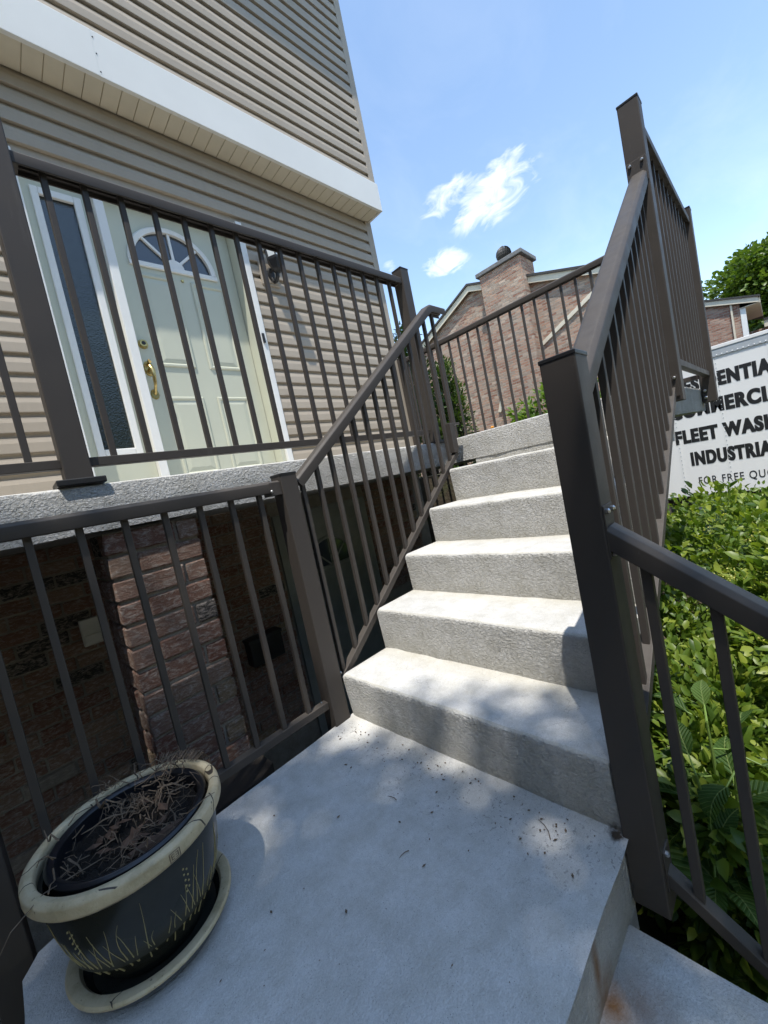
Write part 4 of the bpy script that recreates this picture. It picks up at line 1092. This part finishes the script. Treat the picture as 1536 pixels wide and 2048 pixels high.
# ------------------------------------------------------------------ greenery beyond the porch
c1 = blob(rs, (3.35, .22, 1.22), (.30, .62, .34), 64)
gp = shrub('garden_plant', 'leafy light green garden plant past the far porch railing', 'plant', (3.35, .15, .90), c1, np.full(len(c1), .10), 26, 'garden_leaf', .085, 21, None, 0, .42)
fl = thing('orange_flower', (3.2, .86, .92), 'single orange flower beside the leafy garden plant', 'flower')
obj('petals', MB().ball((3.2, .86, 1.315), .022, 8, .8), 'flower_orange', fl); obj('stalk', MB().tube([(3.2, .86, .92), (3.2, .86, 1.31)], .004, 5), 'stem_green', fl)
def cedar(label, x, y, z0, h, r, seed):
    rs = np.random.RandomState(seed); n = 110; t = rs.random(n); a = rs.random(n)*6.28
    q = r*(1-t*.75)*np.sqrt(rs.uniform(.4, 1, n)); C = np.stack([x+q*np.cos(a), y+q*np.sin(a), z0+.15+t*h*.92], 1)
    root = shrub('cedar_tree', label, 'tree', (x, y, z0), C, np.full(n, .16), 60, 'cedar_leaf', .07, seed, 'cedars by the house corner', 0, .4, (x, y, z0+h*.4), .02)
    obj('trunk', MB().tube([(x, y, z0), (x, y, z0+h*.5), (x, y, z0+h*.95)], [.06, .04, .01], 7), 'bark', root)
cedar('slim green cedar seen between the house corner and the porch post', 4.0, 2.42, .85, 2.35, .34, 31)
cedar('cedar glimpsed through the stair railing balusters before the brick gable', 4.6, 2.30, .85, 1.75, .36, 32)

# ------------------------------------------------------------------ brick gable house
GX = 12.0
gh = thing('brick_gable_house', (GX, 5, .9), 'pale red brick gable end with chimney beyond the porch', 'house')
YRg, ZRg = 5.56, 6.86
zl = lambda y: ZRg-.46*(y-YRg) if y > YRg else ZRg-.36*(YRg-y)
prof = [(10.6, .5), (10.6, zl(10.6)), (YRg, ZRg), (.7, zl(.7)), (.7, .5)]
obj('gable_wall', MB().prism(prof, lambda u, v, t: (t, u, v), [GX, GX+3]), 'gable_brick', gh)
def barge(y0, y1, name, dz0, dz1, x0, x1, mat, parent):
    z0, z1 = zl(y0), zl(y1)
    return obj(name, MB().prism([(y0, z0+dz0), (y0, z0+dz1), (y1, z1+dz1), (y1, z1+dz0)], lambda u, v, t: (t, u, v), [x0, x1]), mat, parent)
for (a, b) in ((YRg, 11.0), (YRg, .35)):
    barge(a, b, 'barge_board', -.10, .09, GX-.14, GX-.10, 'soffit_vinyl', gh)
    barge(a, b, 'verge_soffit', -.02, .05, GX-.10, GX+.02, 'soffit_vinyl', gh)
    barge(a, b, 'roof', .091, .16, GX-.19, GX+3.2, 'shingle', gh)
ch = obj('chimney', MB().box(GX-.42, GX+.5, 3.55, 4.93, .5, 6.83), 'gable_brick', gh)
obj('chimney_cap', MB().box(GX-.50, GX+.58, 3.45, 5.03, 6.84, 6.97, .02), 'cap_stone', ch)
obj('soldier_course', MB().box(GX-.424, GX+.504, 3.546, 4.934, 6.55, 6.832), 'rear_brick', ch)
obj('flashing', MB().box(GX-.05, GX+.6, 3.47, 3.548, 6.05, 6.24), 'grey_metal', ch)
mb = MB(); tc_ = (GX+.05, 4.22, 6.97)
for k in range(22):
    a = 2*math.pi*k/22
    ring = []
    for i in range(8):
        t = i/7; th = math.pi*(.06+.80*t); r = .24*math.sin(th); z = .27-.24*math.cos(math.pi-th)*1.0
        aa = a+.5*t; ring.append((r, aa, .10+.24*(1-math.cos(th))))
    vs = []
    for r, aa, zz in ring:
        for da, dr in ((0, 0), (.30, -.03)):
            vs.append((tc_[0]+(r+dr)*math.cos(aa+da), tc_[1]+(r+dr)*math.sin(aa+da), tc_[2]+zz))
    mb.add(vs, [(2*i, 2*i+1, 2*i+3, 2*i+2) for i in range(7)])
mb.lathe([(.15, 0), (.15, .12), (.13, .12)], tc_, 16); mb.ball((tc_[0], tc_[1], tc_[2]+.56), .05, 8)
tv = obj('turbine_vent', mb, 'bin_brown', None); tag(tv, 'small brown turbine vent standing on the brick chimney', 'vent')
def strip(p, q, w, parent):
    p = Vector(p); q = Vector(q); d = (q-p).normalized(); s = Vector((0, -d.z, d.y))*w
    obj('wall_trim', MB().add([p-s, q-s, q+s, p+s, p-s+Vector((-.05, 0, 0)), q-s+Vector((-.05, 0, 0)), q+s+Vector((-.05, 0, 0)), p+s+Vector((-.05, 0, 0))], [(0,1,2,3),(7,6,5,4),(0,4,5,1),(1,5,6,2),(2,6,7,3),(3,7,4,0)]), 'soffit_vinyl', parent)
strip((GX-.001, 3.53, 4.15), (GX-.001, 1.6, 5.12), .055, gh); strip((GX-.001, 5.28, 2.55), (GX-.001, 5.02, 3.18), .055, gh)
# rear brick house at the right, behind the truck
RX = 18.0
rh = thing('brick_rear_house', (RX, -2, -1), 'low red brick house with cream eaves behind the lettered truck', 'house')
zr = lambda y: 4.70+.33*y
obj('wall', MB().prism([(2.5, -1), (2.5, zr(2.5)), (-.78, zr(-.78)), (-.78, -1)], lambda u, v, t: (t, u, v), [RX, RX+6]).box(RX+1.6, RX+6, -8, -.78, -1, 3.62), 'rear_brick', rh)
obj('rake_board', MB().prism([(2.5, zr(2.5)-.03), (2.5, zr(2.5)+.14), (-1.25, zr(-1.25)+.14), (-1.25, zr(-1.25)-.03)], lambda u, v, t: (t, u, v), [RX-.12, RX-.06]), 'soffit_vinyl', rh)
obj('eave_soffit', MB().box(RX-.06, RX+3, -1.25, -.775, zr(-1.25)-.04, zr(-1.25)-.02).box(RX-.06, RX+3, -1.29, -1.25, zr(-1.25)-.05, zr(-1.25)+.13), 'soffit_vinyl', rh)
obj('roof', MB().prism([(2.5, zr(2.5)+.142), (2.5, zr(2.5)+.20), (-1.3, zr(-1.3)+.20), (-1.3, zr(-1.3)+.142)], lambda u, v, t: (t, u, v), [RX-.16, RX+5]).box(RX+1.42, RX+6.1, -8, -1.30, 3.84, 3.92), 'shingle', rh)
obj('eave_board', MB().box(RX+1.45, RX+1.6, -8, -1.30, 3.62, 3.838), 'soffit_vinyl', rh)
obj('downpipe', MB().box(RX-.06, RX, -.60, -.55, -1, 4.5), 'soffit_vinyl', rh)
obj('corner_board', MB().box(RX-.02, RX+.3, -.92, -.782, -1, zr(-1.25)-.041), 'trim_white', rh)
obj('sill_band', MB().box(RX+1.56, RX+1.602, -8, -.93, 3.02, 3.09), 'soffit_vinyl', rh)
# far trees
def tree(label, base, h, cr, cz, seed, nsp, per, lsize, mat='maple_leaf', group='trees behind the houses', sh=.35, trunk_r=.22, name='maple_tree', srad=.16):
    rs = np.random.RandomState(seed); base = Vector(base)
    root = thing(name, base, label, 'tree', group)
    c0 = np.array([base.x, base.y, cz]); nb = 26
    bc = blob(rs, c0, [v*.62 for v in cr], nb, .3); br = np.array(cr)*.42
    C = np.concatenate([blob(rs, b, br*rs.uniform(.7, 1.15), nsp//nb, .55) for b in bc])
    P, d = clump_points(rs, C, np.full(len(C), max(cr)*srad), per, .7); n = len(P)
    D = unit(d+unit(P-c0)*.6+rs.normal(size=(n, 3))*.4); U = unit(np.array([0, 0, 1.0])+rs.normal(size=(n, 3))*.5)
    L = lsize*rs.uniform(.6, 1.2, n)
    leaf_obj('crown', root, base, P, D, U, L, L*.75, mat, np.clip(rs.normal(.5, .2, n), 0, 1))
    mb = MB(); top = Vector((base.x, base.y, cz)); mb.tube([base, base.lerp(top, .4)+Vector((.05, .05, 0)), base.lerp(top, .8), top+Vector((0, 0, cr[2]*.4))], [trunk_r, trunk_r*.8, trunk_r*.55, trunk_r*.15], 9)
    for b in bc[:14]:
        s = base.lerp(top, rs.uniform(.55, 1.0)); e = Vector(b); mb.tube([s, s.lerp(e, .5)+Vector((0, 0, .1)), e], [trunk_r*.35, trunk_r*.22, trunk_r*.06], 6)
    obj('trunk', mb, 'bark', root); return root
tree('broad green maple towering over the rear brick house', (27, -2.0, -1), 9, (4.2, 3.6, 3.1), 6.3, 41, 700, 44, .24)
tree('second green tree at the right edge behind the maple', (30, -7, -1), 10, (4.0, 4.0, 3.6), 7.2, 42, 420, 36, .26)
# street tree whose crown shades the landing (out of the picture, behind the viewer)
HT = 9.4
tree('leafy street tree by the foot of the stairs shading the landing', (-1.17-.31*HT, -1.05-.229*HT, -.9), 7, (1.73, 1.73, 1.0), HT, 51, 1560, 27, .074, 'maple_leaf', None, .4, .11, 'street_tree', .10)
nh = thing('sky_block_house', (-7.5, 3, -1.3), 'added unseen brick townhouse behind the viewer blocking sky light', 'house')  # added out of view to block sky light and darken newel and rails
obj('wall', MB().box(-11, -3.9, -2.0, 9, -1.3, 5.0), 'rear_brick', nh)
obj('roof', MB().prism([(-11.3, 5.0), (-3.55, 5.0), (-7.4, 6.8)], lambda u, v, t: (u, t, v), [-2.3, 9.3]), 'shingle', nh)
for (y0, z0) in ((-1.2, .6), (-1.2, 3.2)):
    wn = obj('window', MB().box(-3.91, -3.86, y0, y0+1.0, z0, z0+1.3, .01), 'trim_white', nh); obj('pane', MB().box(-3.866, -3.852, y0+.07, y0+.93, z0+.07, z0+1.23), 'fanlight_glass', wn)
# unseen trees added across the street and behind the viewer to block low sky
first = None
for k, (x, y, h, rz) in enumerate([(-1, -13, 1.0, .3), (6, -15, 1.1, 1.2), (-8, -10, 1.15, 2.2), (-9, -6.5, 1.0, 4.0), (12, -14, .95, .8)]):
    lab = ['added tall tree straight across the street blocking low sky', 'added tall tree across the street opposite the shrubs blocking low sky', 'added big tree across the street corner behind the viewer blocking low sky', 'added big tree beside the unseen townhouse blocking low sky', 'added tall tree across the street opposite the truck blocking low sky'][k]
    if first is None: first = tree(lab, (x, y, -1), 9, (3.9, 3.9, 4.2), 4.3, 61, 520, 26, .42, 'maple_leaf', 'added trees blocking the low sky', .4, .25, 'sky_block_tree', .18)
    else:
        o = first.copy(); COL.objects.link(o); o.location = (x, y, -1); o.rotation_euler.z = rz; o.scale = (h, h, h); o['label'] = lab; WORLD[o.name] = Vector((x, y, -1))
        for c_ in first.children:
            d_ = c_.copy(); COL.objects.link(d_); d_.parent = o

# ------------------------------------------------------------------ lettered box truck
TX, TZ0, TZ1 = 7.5, -.35, 2.0
tk = thing('box_truck', (TX+1.2, -2.6, -.93), 'white riveted box truck with bold black lettering parked behind the shrubs', 'truck')
YT0, YT1 = .75, -5.2
obj('cargo_box', MB().box(TX, TX+2.4, YT1, YT0, TZ0, TZ1-.02, .01), 'white_metal', tk)
obj('top_cap', MB().box(TX-.022, TX+2.42, YT1-.01, YT0+.01, TZ1-.055, TZ1, .006), 'white_metal', tk)
obj('top_rail', MB().box(TX-.014, TX-.001, YT1, YT0, TZ1-.17, TZ1-.056, .003), 'grey_metal', tk)
y = .7
mb = MB()
while y > -2.4: mb.ball((TX-.014, y, TZ1-.150), .010, 6); y -= .062
rv = obj('rivet_row', mb, 'white_metal', tk); rv['kind'] = 'stuff'
y = .46
while y > -3:
    mb = MB(); zz = TZ1-.2
    obj('panel_seam', MB().box(TX-.0025, TX-.0005, y-.022, y+.022, TZ0+.02, TZ1-.175), 'white_metal', tk)
    while zz > -.3: mb.ball((TX-.003, y, zz), .0075, 6); zz -= .072
    rv = obj('rivet_column', mb, 'grey_metal', tk); rv['kind'] = 'stuff'; y -= .61
def text_mesh(txt, bold):
    cu = bpy.data.curves.new('lettering', 'FONT'); cu.body = txt; cu.size = 1; cu.offset = bold; cu.space_character = 1.16
    tmp = bpy.data.objects.new('tmp', cu); COL.objects.link(tmp); bpy.context.view_layer.update()
    me = tmp.evaluated_get(bpy.context.evaluated_depsgraph_get()).to_mesh()
    co = np.array([v.co[:] for v in me.vertices]); fs = [tuple(p.vertices) for p in me.polygons]
    tmp.to_mesh_clear(); bpy.data.objects.remove(tmp); return co, fs
def letters(txt, ia, ya, ib, yb, z_base, height, bold=.050):
    """letters ia and ib of the line start at ya and yb along the truck side"""
    def left(k):
        a = text_mesh(txt[:k+1], bold)[0]; b = text_mesh(txt[k], bold)[0]; return a[:, 0].max()-(b[:, 0].max()-b[:, 0].min())
    co, fs = text_mesh(txt, bold); xa, xb = left(ia), left(ib); y1 = text_mesh('E', bold)[0][:, 1].max()
    mb = MB()
    for q, dx in enumerate((-.026, .026) if bold > .02 else (0,)):
        mb.add([(TX-.0034-q*.0006, ya+(c[0]+dx-xa)*(yb-ya)/(xb-xa), z_base+c[1]/y1*height) for c in co], fs)
    obj('lettering', mb, 'truck_black', tk, (TX-.006, ya, z_base))
letters('RESIDENTIAL', 5, -.76, 9, -1.213, 1.395, .215)
letters('COMMERCIAL', 4, -.81, 7, -1.233, .995, .215)
letters('FLEET WASHING', 0, -.113, 7, -.95, .575, .215)
letters('INDUSTRIAL', 0, -.28, 6, -.967, .185, .215)
letters('FOR FREE QUOTES', 4, -.64, 9, -.967, -.155, .12, .006)
obj('chassis', MB().box(TX+.3, TX+2.1, YT1-1.9, YT0-.1, -.55, -.352), 'black_metal', tk)
cab = obj('cab', MB().prism(rounded([(YT1-.05, -.5), (YT1-.05, 1.15), (YT1-.9, 1.15), (YT1-1.35, .45), (YT1-2.1, .30), (YT1-2.15, -.5)], [0, .1, .2, .1, .15, .05], 4), lambda u, v, t: (t, u, v), [TX+.15, TX+2.25]), 'white_metal', tk)
obj('windscreen', MB().add([(TX+.25, YT1-.98, 1.06), (TX+2.15, YT1-.98, 1.06), (TX+2.15, YT1-1.36, .50), (TX+.25, YT1-1.36, .50)], [(0, 1, 2, 3)]), 'textured_glass', cab)
for yy in (-.4, -4.3, YT1-1.4):
    for xx in (TX+.2, TX+2.0):
        wl = obj('wheel', MB().prism([(.40*math.cos(2*math.pi*k/28), .40*math.sin(2*math.pi*k/28)) for k in range(28)], lambda u, v, t: (t, yy+u, -.53+v), [xx, xx+.22]), 'tyre_rubber', tk)
        obj('rim', MB().prism([(.22*math.cos(2*math.pi*k/20), .22*math.sin(2*math.pi*k/20)) for k in range(20)], lambda u, v, t: (t, yy+u, -.53+v), [xx-.006, xx+.226]), 'grey_metal', wl)
